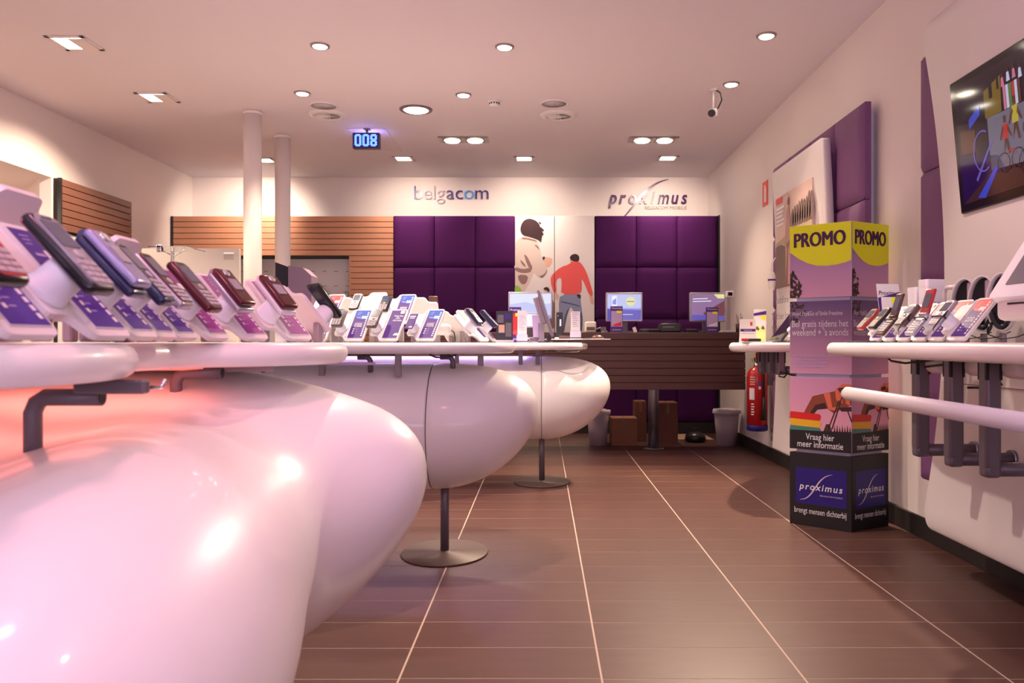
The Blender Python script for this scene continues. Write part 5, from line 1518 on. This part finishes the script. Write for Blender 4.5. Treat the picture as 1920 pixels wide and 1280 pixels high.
for s_ in range(4):
    b = MB(); b.prism(hexring(1.0), ZB[s_] + 0.0005, ZB[s_] + SH); bx = b.build('box', [TB, CARDW, CARDW, CARDW][0 if s_ == 0 else 1], tw)
    if s_ < 3:
        b = MB(); b.prism(hexring(0.86), ZB[s_] + SH, ZB[s_] + SH + GAP); b.build('spacer', CARDW, tw)
    for f in range(4):
        A, B = HEX[f], HEX[(f + 1) % 4]
        L_ = (B - A).length
        d = (B - A) / L_
        Mq = frame((A.x, A.y, ZB[s_]), (d.x, d.y, 0), (0, 0, 1))
        b = MB(); ms = []
        def q(m, pts, k, b=b, ms=ms, L_=L_, Mq=Mq):
            if m not in ms: ms.append(m)
            b.sheet([(u * L_, v * SH) for u, v in pts], 0.0008 + 0.0003 * k, ms.index(m))
        def tx(m, s, u, v, wd, size, k=6, bold=0.0, shear=0.0, align='LEFT', space=1.0, hgt=None, b=b, ms=ms, L_=L_, Mq=Mq):
            if m not in ms: ms.append(m)
            b.text(s, size, u * L_, v * SH, 0.0008 + 0.0003 * k, ms.index(m), width=wd * L_, bold=bold, shear=shear, align=align, space=space, height=hgt)
        full = [(0.004, 0.003), (0.996, 0.003), (0.996, 0.997), (0.004, 0.997)]
        def leaves(cx, cz, n, seed, spread=0.16):
            rnd = random.Random(seed)
            for _ in range(n):
                a = rnd.uniform(0, 6.28); rr = spread * math.sqrt(rnd.random())
                x_, z_ = cx + rr * math.cos(a), cz + 1.3 * rr * math.sin(a)
                an = rnd.uniform(0, 3.14); l_, w_ = 0.05, 0.02
                pts = [(x_ + l_ * math.cos(an), z_ + l_ * math.sin(an)), (x_ - w_ * math.sin(an), z_ + w_ * math.cos(an)), (x_ - l_ * math.cos(an), z_ - l_ * math.sin(an)), (x_ + w_ * math.sin(an), z_ - w_ * math.cos(an))]
                pts = [(min(0.99, max(0.006, u)), min(0.995, max(0.005, v))) for u, v in pts]
                q(LEAFP, pts, 2 + _ % 4)
        if s_ == 3:
            q(G1, full, 0)
            leaves(0.03, 0.14, 75, f)
            curve = [(0.004, 0.64)] + [(0.15, 0.545), (0.3, 0.475), (0.45, 0.435), (0.6, 0.425), (0.75, 0.43), (0.9, 0.455), (0.996, 0.48)]
            q(YELLOW, curve + [(0.996, 0.997), (0.004, 0.997)], 6)
            [tx(INKP, 'PROMO', 0.07 + 0.005 * e_, 0.70 + 0.004 * (e_ % 2), 0.82, 0.1, 8 + e_, hgt=0.078) for e_ in range(6)]
        elif s_ == 2:
            q(G2, full, 0)
            leaves(0.05, 0.95, 45, f + 20, 0.2)
            tx(PRINTW, 'Word Pay&Go of Smile Freetime', 0.04, 0.80, 0.82, 0.03, 7, hgt=0.032)
            tx(PRINTW, 'Bel gratis tijdens het', 0.04, 0.645, 0.91, 0.05, 7, bold=0.002, hgt=0.047)
            tx(PRINTW, "weekend + 's avonds", 0.04, 0.525, 0.91, 0.05, 7, bold=0.002, hgt=0.040)
            for k, (u, wd) in enumerate(((0.04, 0.62), (0.15, 0.5), (0.04, 0.6), (0.13, 0.42))):
                v = 0.235 - k * 0.048
                for e in range(10):
                    q(LILAC, [(u + wd * e / 10, v), (u + wd * (e + .8) / 10, v), (u + wd * (e + .8) / 10, v + .016), (u + wd * e / 10, v + .016)], 7)
        elif s_ == 1:
            q(G3, full, 0)
            q(ARM, [(0.20, 0.45), (0.38, 0.74), (0.55, 0.78), (0.78, 0.83), (0.90, 0.90), (0.996, 0.90), (0.996, 0.64), (0.84, 0.58), (0.72, 0.52), (0.62, 0.58), (0.46, 0.56), (0.36, 0.45)], 1)
            q(ARMD, [(0.36, 0.45), (0.46, 0.56), (0.62, 0.58), (0.58, 0.66), (0.42, 0.62), (0.30, 0.45)], 2); q(ARMD, [(0.80, 0.60), (0.996, 0.62), (0.996, 0.56), (0.84, 0.55)], 2)
            q(GLOV, [(0.56, 0.78), (0.66, 0.80), (0.70, 0.60), (0.80, 0.62), (0.74, 0.56), (0.64, 0.57)], 3); q(GLOV, [(0.74, 0.84), (0.86, 0.92), (0.996, 0.92), (0.996, 0.86), (0.9, 0.84), (0.86, 0.76), (0.86, 0.66), (0.76, 0.7)], 3); q(GLOV, [(0.90, 0.80), (0.97, 0.72), (0.98, 0.63), (0.91, 0.66)], 3)
            q(ARMD, [(0.78, 0.86), (0.9, 0.88), (0.93, 0.85), (0.82, 0.80)], 4)
            for (u0, v0, u1, v1) in ((0.86, 0.8, 0.68, 0.3), (0.80, 0.7, 0.62, 0.3), (0.93, 0.56, 0.99, 0.42)):
                q(ARMD, [(u0, v0), (u0 + .02, v0), (u1 + .02, v1), (u1, v1)], 4)
            q(LEAFP, [(0.55, 0.26), (0.6, 0.37), (0.66, 0.37), (0.7, 0.26)], 4)
            for k in range(7):
                q(ARMD, [(0.72 + .04 * k, 0.26), (0.735 + .04 * k, 0.36 + .02 * (k % 2)), (0.75 + .04 * k, 0.26)], 4)
            for m_, v0, v1 in ((RNG1, 0.42, 0.52), (RNG2, 0.325, 0.425), (RNG3, 0.235, 0.33)):
                q(m_, round_poly([(0.004, v0), (0.50, v0 - .01), (0.52, (v0 + v1) / 2), (0.50, v1 - .02), (0.004, v1)], 0.03), 5)
            q(TB, [(0.004, 0.003), (0.996, 0.003), (0.996, 0.285), (0.5, 0.27), (0.004, 0.265)], 6)
            tx(PRINTW, 'Vraag hier', 0.5, 0.145, 0.46, 0.05, 8, bold=0.004, align='CENTER', hgt=0.046)
            tx(PRINTW, 'meer informatie', 0.5, 0.04, 0.74, 0.05, 8, bold=0.004, align='CENTER', hgt=0.036)
        else:
            q(TB, full, 0)
            q(NVY, [(0.10, 0.30), (0.92, 0.30), (0.92, 0.80), (0.10, 0.80)], 1)
            sw = swoosh([(u * L_, v * SH) for u, v in bez((0.17, 0.35), (0.42, 0.36), (0.42, 0.70), (0.70, 0.735), 14)], 0.004)
            if SILV not in ms: ms.append(SILV)
            b.sheet(sw, 0.0008 + 0.0003 * 4, ms.index(SILV))
            tx(PRINTW, 'proximus', 0.16, 0.50, 0.70, 0.05, 5, bold=0.014, shear=0.2, space=1.25, hgt=0.046)
            tx(SILV, 'BELGACOM MOBILE', 0.50, 0.425, 0.36, 0.014, 5, hgt=0.008)
            tx(PRINTW, 'brengt mensen dichterbij', 0.08, 0.17, 0.84, 0.04, 5, bold=0.002, hgt=0.042)
        b.recalc = False
        o = b.build('printed_side', ms, bx)
        o.matrix_local = Mq
# ------------------------------------------------------------------ on and under the counter
CTZ = CZ1
def cpx(px, y): return (px - 1016) * y / F_PX
def cz(py, y): return EYE - (py - 642) * y / F_PX
def monitor(label, x0, x1, y, zt, zb, ztab, art, ring=PS):
    t = thing('monitor', label, 'monitor', ((x0 + x1) / 2, y, ztab), 0, 'flat monitors at the service counter')
    w_, h_ = x1 - x0, zt - zb
    zc = (zt + zb) / 2 - ztab
    b = MB(); b.box((0, 0.02, zc), (w_, 0.04, h_), bev=0.008, seg=2); b.build('case', ring, t)
    Mq = frame((0, -0.001, zc), (1, 0, 0), (0, 0, 1))
    b = MB(); ms = []
    iw, ih = w_ - 0.03, h_ - 0.035
    for k, (m, pts) in enumerate(art):
        if m not in ms: ms.append(m)
        if isinstance(pts, tuple):
            b.text(pts[0], 0.03, (pts[1] - .5) * iw, (pts[2] - .5) * ih, 0.0004 * (k + 1), ms.index(m), width=pts[3] * iw)
        else:
            b.sheet([((u - .5) * iw, (v - .5) * ih) for u, v in pts], 0.0004 * (k + 1), ms.index(m))
    b.recalc = False
    o = b.build('screen', ms, t); o.matrix_local = Mq
    b = MB(); b.box((0, 0.06, (zc) / 2), (0.08, 0.03, zc), bev=0.008); b.build('neck', GREYM, t)
    b = MB(); b.box((0, 0.05, 0.009), (0.20, 0.15, 0.016), bev=0.006); b.build('foot', GREYM, t)
    return t
def sc(nm, r, g, bl, s=0.50): return mat(nm, rgb(r, g, bl), 0.2, emit=s)
FULL = [(0, 0), (1, 0), (1, 1), (0, 1)]
def disc(cx, cy, r, asp=1.3): return [(cx + r * math.cos(2 * math.pi * k / 24), cy + asp * r * math.sin(2 * math.pi * k / 24)) for k in range(24)]
SBLUE, SPALE, SSKY = sc('screen_pale_blue', 178, 186, 226), sc('screen_haze', 206, 212, 232), sc('screen_blue', 132, 136, 214)
SYEL, SMAUVE, SROCK, SDEEP, SWH = sc('screen_yellow', 214, 214, 150), sc('screen_mauve', 138, 106, 146), sc('screen_rock', 110, 62, 70), sc('screen_deep', 92, 84, 170), sc('screen_white', 226, 226, 240)
y = 7.42
monitor('largest pale-blue monitor, leftmost at the counter', cpx(953, y), cpx(1036, y), y, cz(547, y), cz(598, y), CTZ, [(SBLUE, FULL), (SPALE, [(0, .55), (.4, .65), (.7, .5), (1, .6), (1, 1), (0, 1)]), (SSKY, [(0, 0), (1, 0), (1, .08), (0, .08)])])
monitor('monitor with a round yellow badge on a blue picture, middle of the counter', cpx(1136, y), cpx(1205, y), y, cz(548, y), cz(603, y), CTZ,
        [(SSKY, FULL), (SBLUE, [(0, .45), (1, .45), (1, 1), (0, 1)]), (SDEEP, [(0, 0), (1, 0), (1, .38), (0, .42)]), (SYEL, disc(.69, .72, .14)), (SDEEP, [(.58, .70), (.80, .70), (.80, .73), (.58, .73)]), (SWH, [(.13, .45), (.28, .5), (.28, .95), (.13, .93)]), (SSKY, [(.15, .6), (.26, .6), (.26, .85), (.15, .75)]), (SWH, [(.4, .2), (.75, .2), (.75, .22), (.4, .22)])])
monitor('monitor with a rocky mauve picture and yellow tag, right end of the counter', cpx(1293, y), cpx(1361, y), y, cz(548, y), cz(603, y), CTZ,
        [(SMAUVE, FULL), (SROCK, [(.35, .25), (.6, .45), (.8, .6), (1, .75), (1, .1), (.5, .12)]), (SDEEP, [(0, 0), (1, 0), (1, .15), (0, .2)]), (SYEL, [(.68, 1), (1, 1), (1, .84), (.8, .84)]), (SWH, [(.05, .8), (.5, .82), (.5, .85), (.05, .83)]), (SWH, [(.05, .7), (.6, .72), (.6, .75), (.05, .73)])])
def flyer_box(label, x, y, z, w_, h_, pic, yaw=0, group='purple flyer boxes'):
    t = thing('flyer_box', label, 'flyer', (x, y, z), R(yaw), group)
    b = MB(); b.box((0, 0, h_ / 2 + .001), (w_, 0.03, h_), bev=0.001, seg=1); b.build('holder', PURPLE, t)
    b = MB(); ms = [pic[0], PRINTW, YELLOW, NVY, PURPLE, pic[1]]
    Mq = frame((0, -0.016, 0), (1, 0, 0), (0, 0, 1))
    b.rect(-w_ / 2 + .004, h_ * .22, w_ / 2 - .004, h_ * .82, 0.0004, 0, Mq)
    b.sheet([(-w_ * .4, h_ * .24), (w_ * .4, h_ * .24), (w_ * .4, h_ * .42), (w_ * .1, h_ * .36), (-w_ * .2, h_ * .32)], 0.0008, 5, Mq)
    b.text('Proximus', 0.02, 0, h_ * .90, 0.0006, 1, Mq, width=w_ * .85, align='CENTER', bold=0.01, shear=0.2)
    b.text('proximus', 0.02, 0, h_ * .08, 0.0006, 1, Mq, width=w_ * .7, align='CENTER', shear=0.2)
    b.rect(0, h_ * .74, w_ * .42, h_ * .83, 0.0010, 2, Mq)
    b.recalc = False
    b.build('print', ms, t)
    return t
flyer_box('purple flyer box with red picture in front of the middle monitor', cpx(1156, 7.2), 7.2, CTZ, 0.108, 0.235, (LILAC, RNG1))
flyer_box('purple flyer box with a drawn phone in front of the right monitor', cpx(1335, 7.2), 7.2, CTZ, 0.108, 0.225, (LILAC, PRINTW))
t = thing('receipt_printer', 'low black receipt printer between the two right monitors', 'printer', (cpx(1255, 7.3), 7.3, CTZ))
b = MB(); b.box((0, 0, 0.042), (0.19, 0.16, 0.08), bev=0.012); b.build('body', BLACK, t)
b = MB(); b.box((0, -0.02, 0.088), (0.12, 0.08, 0.014), bev=0.004); b.build('lid', BLACKG, t)
b = MB(); b.box((-0.02, -0.082, 0.05), (0.10, 0.003, 0.006)); b.build('paper_slot', POSTM, t)
for k, (px, lab, m) in enumerate(((1208, 'small dark card reader beside the middle monitor', BLACK), (1296, 'flat dark keyboard left of the right flyer box', BLACK), (1226, 'low black card box left of the receipt printer', BLACK))):
    t = thing('counter_gadget', lab, 'device', (cpx(px, 7.25), 7.25, CTZ), R(10 * k), 'small devices on the counter')
    b = MB(); b.box((0, 0, 0.015), (0.12 if k else 0.08, 0.09, 0.028), bev=0.006); b.build('body', m, t)
    b = MB()
    for i in range(4):
        for j in range(3):
            b.box((-0.03 + i * 0.02, -0.02 + j * 0.02, 0.03), (0.014, 0.014, 0.004))
    b.build('keys', POSTM, t)
t = thing('paper_pad', 'small white slip of paper leaning beside the middle monitor', 'paper', (cpx(1192, 7.2), 7.2, CTZ), R(-20))
b = MB(); b.box((0, 0, 0.025), (0.03, 0.008, 0.05), M=Matrix.Rotation(R(-20), 4, 'Y')); b.build('pad', CREAM, t)
t = thing('small_printer', 'cream label printer standing left on the counter', 'printer', (cpx(1107, 7.3), 7.3, CTZ))
b = MB(); b.box((0, 0, 0.05), (0.10, 0.10, 0.098), bev=0.012); b.build('body', CREAM, t)
b = MB(); b.box((0.0, -0.051, 0.035), (0.075, 0.003, 0.03)); b.build('paper_slot', mat('olive_slot', (0.12, 0.09, 0.05, 1), 0.5), t)
b = MB(); b.tube([(0.05, -0.02, 0.03), (0.09, -0.03, 0.045), (0.13, -0.03, 0.02), (0.15, -0.03, 0.006)], 0.006, 8); b.build('cable', PW, t)
t = thing('drinking_glass', 'clear glass standing left of the middle monitor', 'glass', (cpx(1131, 7.2), 7.2, CTZ))
b = MB(); b.lathe([(0.022, 0.001), (0.028, 0.05), (0.026, 0.05), (0.020, 0.006)], 20); b.build('tumbler', GLASS, t)
b = MB(); b.lathe([(0.019, 0.007), (0.021, 0.02)], 20); b.build('water', GLASS, t)
t = thing('barcode_scanner', 'grey scanner head on an upright post at the right end of the counter', 'scanner', (cpx(1367, 7.3), 7.3, CTZ))
b = MB(); b.box((0, 0, 0.008), (0.16, 0.16, 0.015), bev=0.004); b.build('foot', PW, t)
b = MB(); b.box((0, 0.02, 0.17), (0.035, 0.03, 0.32), bev=0.006); b.build('post', POSTM, t)
b = MB(); b.box((0, -0.01, 0.35), (0.06, 0.07, 0.06), bev=0.008); b.build('head', PW, t)
b = MB(); b.box((0, -0.046, 0.35), (0.04, 0.003, 0.03)); b.build('window', BLACKG, t)
t = thing('pen_cup', 'dark pen cup with pens behind the tent card', 'cup', (cpx(1386, 7.15), 7.15, CTZ))
b = MB(); b.lathe([(0.03, 0.001), (0.033, 0.08), (0.028, 0.08), (0.025, 0.01)], 16); b.build('cup', PBR, t)
for k in range(4):
    b = MB(); b.cyl((0.01 * math.cos(k * 1.7), 0.01 * math.sin(k * 1.7), 0.012), (0.026 * math.cos(k * 1.7), 0.026 * math.sin(k * 1.7), 0.14 + 0.01 * k), 0.003, n=8); b.build('pen', [PB, PR, PN, PG][k], t)

def bin_(label, x, y, r0, r1, h_):
    t = thing('waste_bin', label, 'bin', (x, y, 0), 0, 'waste bins under the counter')
    b = MB(); b.lathe([(r0, 0.001), (r1, h_), (r1 - .004, h_), (r0 - .004, 0.01)], 28); b.build('bucket', BINM, t)
    b = MB()
    rnd = random.Random(4)
    rings = []
    for z, rr in ((h_ - 0.035, r1 + .006), (h_ - 0.01, r1 + .008), (h_ + 0.004, r1 + .002), (h_ - 0.01, r1 - .008)):
        rings.append([((rr + rnd.uniform(0, .008)) * math.cos(2 * math.pi * k / 28), (rr + rnd.uniform(0, .008)) * math.sin(2 * math.pi * k / 28), z + rnd.uniform(-.004, .004)) for k in range(28)])
    b.grid(rings, True, False); b.build('bin_liner', mat('liner_white', (0.5, 0.42, 0.45, 1), 0.5), t)
bin_('pale waste bin with a liner at the right wall', 1.838, 7.92, 0.095, 0.127, 0.355)
bin_('pale waste bin half hidden by the rear desk nose', 0.562, 7.95, 0.085, 0.115, 0.345)
def carton(label, x0, x1, y, dep, h_, m=CARD_B, rz=0):
    t = thing('cardboard_box', label, 'box', ((x0 + x1) / 2, y + dep / 2, 0), R(rz), 'cardboard boxes under the counter')
    w_ = x1 - x0
    b = MB(); b.box((0, 0, h_ / 2 + .001), (w_, dep, h_), bev=0.003, seg=1); b.build('box_body', m, t)
    b = MB(); b.box((-w_ / 4 - .001, 0, h_ + .003), (w_ / 2 - .004, dep - .004, .003)); b.box((w_ / 4 + .001, 0, h_ + .003), (w_ / 2 - .004, dep - .004, .003)); b.build('flap', m, t)
    b = MB(); b.box((0, -dep / 2 - .0006, h_ - .05), (0.03, .001, .1)); b.build('tape', mat('brown_tape', (0.20, 0.09, 0.04, 1), 0.3), t)
carton('low cardboard box left of the steel counter leg', cpx(1147, 7.85), cpx(1195, 7.85), 7.85, 0.26, 0.27)
carton('tall narrow cardboard box right behind the steel leg', cpx(1191, 8.2), cpx(1212, 8.2), 8.2, 0.22, 0.41, mat('carton_dark', (0.16, 0.055, 0.035, 1), 0.8))
carton('tall cardboard box right of the steel counter leg', cpx(1234, 7.9), cpx(1271, 7.9), 7.9, 0.25, 0.42, mat('carton_dark', (0.16, 0.055, 0.035, 1), 0.8))
b = MB(); b.box((0, 0, 0.003), (0.36, 0.5, 0.004)); o = b.build('cardboard_sheet', mat('carton_pale', (0.40, 0.25, 0.17, 1), 0.8), None, (cpx(1297, 8.6), 8.6, 0.0)); tag(o, 'flat pale cardboard sheet lying under the counter', 'cardboard')
t = thing('black_bag', 'black cable bag on the floor beside the right waste bin', 'bag', (1.58, 8.2, 0))
b = MB(); b.lathe([(0.08, 0.001), (0.11, 0.02), (0.10, 0.07), (0.06, 0.10), (0.02, 0.11)], 18); b.build('sack', BLACK, t)
b = MB(); b.tube([(-0.02, 0, 0.105), (-0.01, 0, 0.14), (0.02, 0, 0.14), (0.03, 0, 0.10)], 0.006, 8); b.build('handle', BLACK, t)

# ------------------------------------------------------------------ on the rear desk
yd = 5.72
flyer_box('purple and red flyer box left of the white paper rack on the rear desk', cpx(966, 5.75), 5.75, TOPZ, 0.085, 0.255, (RNG1, REDP), 4)
for px, y, lab in ((979, 5.66, 'white slip rack in front of the pale-blue monitor, left one'), (1079, 5.70, 'white slip rack in front of the printed jeans, right one')):
    t = thing('paper_rack', lab, 'paper rack', (cpx(px, y), y, TOPZ if px < 1000 else 1.046), 0, 'white paper racks')
    h_ = 0.215 if px < 1000 else 0.185
    b = MB(); b.box((0, 0.0, h_ / 2 + 0.012), (0.066, 0.01, h_)); b.build('paper_stack', PRINTW, t)
    b = MB(); b.box((0, -0.010, 0.03), (0.078, 0.006, 0.05)); b.box((0, 0.002, 0.006), (0.078, 0.03, 0.01)); b.build('tray', mat('smoke_clear', (0.6, 0.56, 0.68, 1), 0.15), t)
    b = MB()
    for k in range(8):
        b.box((-0.004 * (k % 3), -0.0055, 0.09 + k * 0.014), (0.045 - .008 * (k % 3), 0.001, 0.003))
    b.build('print', LILAC, t)
t = thing('laptop', 'small silver laptop with a bright screen behind the slip rack', 'laptop', (cpx(995, 5.85), 5.85, TOPZ), R(4))
b = MB(); b.box((0, 0, 0.016), (0.13, 0.11, 0.030), bev=0.006); b.build('base', PS, t)
b = MB(); b.box((0, 0.06, 0.125), (0.13, 0.012, 0.19), bev=0.004); b.build('lid', PS, t)
b = MB(); b.box((0, 0.053, 0.165), (0.112, 0.003, 0.09)); b.build('screen', SWH, t)
b = MB(); b.box((0, 0.053, 0.075), (0.112, 0.003, 0.07)); b.build('dark_panel', mat('dark_olive', (0.05, 0.035, 0.03, 1), 0.4), t)
b = MB(); b.box((-0.02, -0.0555, 0.016), (0.012, 0.002, 0.012)); b.box((0.01, -0.0555, 0.016), (0.028, 0.002, 0.012)); b.build('port', BLACK, t)
t = thing('tilted_screen', 'grey touch screen seen edge-on, tilted on the rear desk', 'screen', (cpx(1028, 5.56), 5.56, TOPZ), R(0))
Mq = T(0.035, 0, 0.02) @ Matrix.Rotation(R(-17), 4, 'Y')
GP = mat('grey_purple_plastic', (0.22, 0.18, 0.24, 1), 0.45)
b = MB(); b.box((0, 0, 0.19), (0.022, 0.16, 0.34), bev=0.006, M=Mq); b.build('frame', GP, t)
b = MB(); b.box((-0.03, 0, 0.22), (0.045, 0.12, 0.20), bev=0.012, M=Mq); b.build('housing', mat('grey_purple_light', (0.30, 0.24, 0.30, 1), 0.5), t)
b = MB(); b.box((0.012, 0, 0.20), (0.003, 0.14, 0.28), M=Mq); b.build('glass', BLACKG, t)
b = MB(); b.box((0.005, 0, 0.03), (0.03, 0.10, 0.056), bev=0.006); b.build('foot', BLACK, t)
t = thing('leaflet_rack', 'lilac leaflet rack left of the tilted screen', 'leaflet rack', (cpx(1010, 5.72), 5.74, TOPZ))
b = MB(); b.box((-0.01, 0.02, 0.10), (0.055, 0.012, 0.198), M=Matrix.Rotation(R(-3), 4, 'Y')); b.build('back', LILAC, t)
b = MB(); b.box((0.018, -0.01, 0.07), (0.045, 0.03, 0.138)); b.build('front_pocket', GP, t)
t = thing('black_modem', 'slim upright black box right of the tilted screen', 'modem', (cpx(1049, 5.9), 5.9, 1.046))
b = MB(); b.box((0, 0, 0.105), (0.046, 0.10, 0.185), bev=0.004, seg=1); b.build('case', BLACK, t)
b = MB(); b.box((0.006, -0.051, 0.12), (0.012, 0.002, 0.05)); b.box((-0.012, -0.051, 0.17), (0.006, 0.002, 0.006)); b.build('light', PW, t)
b = MB(); b.box((0, 0, 0.007), (0.07, 0.11, 0.012), bev=0.003); b.build('foot', PW, t)
t = thing('glass_shelf', 'thin pale oval shelf raised over the rear desk tip', 'shelf', (0, 0, 0))
b = MB(); bullnose(b, desk_top_outline(0.0, 0.50, 5.80, 0.15, 0.13), 1.040, 1.0465); b.build('shelf_plate', PW, t)
b = MB(); b.box((0.17, 5.83, 1.030), (0.04, 0.04, 0.021)); b.build('support', POSTM, t)
b = MB(); b.box((0.05, 5.80, 1.030), (0.03, 0.03, 0.021)); b.build('support', POSTM, t)
t = thing('computer_mouse', 'dark computer mouse at the right end of the thin oval shelf', 'mouse', (0.405, 5.78, 1.0465), R(20))
b = MB(); b.lathe([(0.035, 0.001), (0.034, 0.012), (0.024, 0.024), (0.008, 0.029)], 18, M=Matrix.Diagonal((1.3, 0.8, 1, 1))); b.build('shell', PBR, t)
b = MB(); b.tube([(-0.04, 0, 0.008), (-0.07, 0.01, 0.01), (-0.10, 0.03, 0.004), (-0.14, 0.03, 0.003)], 0.002, 6); b.build('cable', PB, t)
t = thing('desk_phone', 'flat dark keypad lying beside the black modem on the oval shelf', 'device', (0.19, 5.88, 1.0465))
b = MB(); b.box((0, 0, 0.012), (0.13, 0.09, 0.022), bev=0.006); b.build('body', PBR, t)
b = MB(); b.box((0, -0.02, 0.024), (0.08, 0.03, 0.003)); b.build('keys', PB, t)
t = thing('cable_coil', 'grey ball of cable on the rear desk under the tilted screen', 'cable', (cpx(1001, 5.5), 5.52, TOPZ))
b = MB(); b.tube([((0.028 + 0.004 * math.sin(k)) * math.cos(k * 0.6), 0.02 * math.sin(k * 0.6), 0.022 + 0.012 * math.sin(k * 0.41)) for k in range(60)], 0.005, 6); b.build('coil', GP, t)
b = MB(); b.tube([(0.03, 0, 0.006), (0.07, -0.01, 0.006), (0.10, -0.02, 0.006), (0.13, 0.0, 0.006)], 0.004, 6); b.build('tail', BLACK, t)
t = thing('small_cup', 'tiny dark capped bottle at the foot of the left flyer box', 'bottle', (cpx(959, 5.6), 5.6, TOPZ))
b = MB(); b.lathe([(0.016, 0.001), (0.016, 0.022), (0.008, 0.028)], 16); b.build('bottle', GP, t)
b = MB(); b.lathe([(0.009, 0.028), (0.009, 0.036)], 12); b.build('cap', BLACK, t)
t = thing('photo_card', 'dark photo card standing beside the navy slider phone', 'card', (cpx(946, 4.02), 4.02, TOPZ), R(4))
b = MB(); b.box((0, 0, 0.086), (0.085, 0.004, 0.147)); b.build('sheet', BLACK, t)
b = MB()
for k, (m_, q_) in enumerate(((0, (-.035, .10, -.005, .14)), (1, (0.0, .12, .03, .145)), (2, (-.03, .05, .0, .09)), (0, (.005, .03, .035, .10)))):
    b.rect(q_[0], q_[1], q_[2], q_[3], 0.0025, m_, frame((0, 0, 0), (1, 0, 0), (0, 0, 1)))
b.recalc = False
b.build('print', [INKG, VIOLET, SKINP], t)
b = MB(); b.box((0, 0.012, 0.007), (0.09, 0.03, 0.012)); b.build('foot', PW, t)

# ------------------------------------------------------------------ left middle distance
yb = 6.2
x0, x1 = cpx(316, yb), cpx(450, yb)
t = thing('partition_board', 'pale grey free-standing board behind the front phones, left of the pillars', 'board', ((x0 + x1) / 2 - 0.1, yb, 0))
b = MB(); b.prism(round_poly([(-(x1 - x0) / 2 - 0.1, 0.02), ((x1 - x0) / 2 + 0.1, 0.02), ((x1 - x0) / 2 + 0.1, cz(466, yb)), (-(x1 - x0) / 2 - 0.1, cz(466, yb))], 0.012), -0.02, 0.02, M=frame((0, 0, 0), (1, 0, 0), (0, 0, 1))); b.build('board', mat('pale_grey_board', (0.50, 0.46, 0.42, 1), 0.5), t)
b = MB(); b.box(((x1 - x0) / 2 + 0.02, -0.021, cz(481, yb)), (0.075, 0.004, 0.05), bev=0.001, seg=1); b.build('handle_recess', mat('recess_grey', (0.36, 0.32, 0.29, 1), 0.6), t)
b = MB(); b.box(((x1 - x0) / 2 + 0.022, -0.026, cz(475.5, yb)), (0.075, 0.012, 0.012), bev=0.002, seg=1); b.build('handle_lip', WHITE, t)
t = thing('glass_shelf', 'small glass shelf with metal clip beside the pale grey board', 'shelf', (cpx(312, 5.4), 5.4, cz(464, 5.4)))
b = MB(); b.box((0.03, 0.1, 0), (0.26, 0.3, 0.008)); b.build('glass_plate', GLASS, t)
b = MB(); b.box((-0.03, -0.03, -0.01), (0.035, 0.04, 0.05), bev=0.006); b.tube([(-0.03, -0.02, -0.02), (0.06, 0.0, -0.06), (0.10, 0.05, -0.01)], 0.005, 8); b.build('metal_clip', CHROME, t)
b = MB(); b.cyl((-0.05, 0.2, -(cz(464, 5.4)) + 0.001), (-0.05, 0.2, -0.004), 0.012, n=12); b.build('pole', CHROME, t)
y = 5.6
t = thing('television', 'small black screen with purple-grey back on the rear desk, right of the pillars', 'television', (cpx(548, y), y, TOPZ))
Mq = T(0, 0, 0) @ Matrix.Rotation(R(-38), 4, 'Z')
zt, zb_ = cz(492, y) - TOPZ, cz(545, y) - TOPZ
b = MB(); b.prism([(-0.11, zb_), (0.0, zb_ - .01), (0.0, zt - .04), (-0.11, zt)], -0.012, 0.012, M=frame((0, -0.02, 0), (1, 0, 0), (0, 0, 1))); b.build('screen', BLACKG, t)
b = MB(); b.prism([(0.0, 0.02), (0.16, 0.02), (0.16, zt - 0.10), (0.10, zt - 0.045), (0.0, zt - 0.03)], -0.02, 0.14, M=frame((0, 0.05, 0), (1, 0, 0), (0, 0, 1))); b.build('housing', mat('purple_grey_case', (0.20, 0.13, 0.18, 1), 0.5), t)
b = MB(); b.box((-0.055, -0.02, 0.168), (0.10, 0.06, 0.335), bev=0.004, seg=1); b.build('stand', SATIN, t)
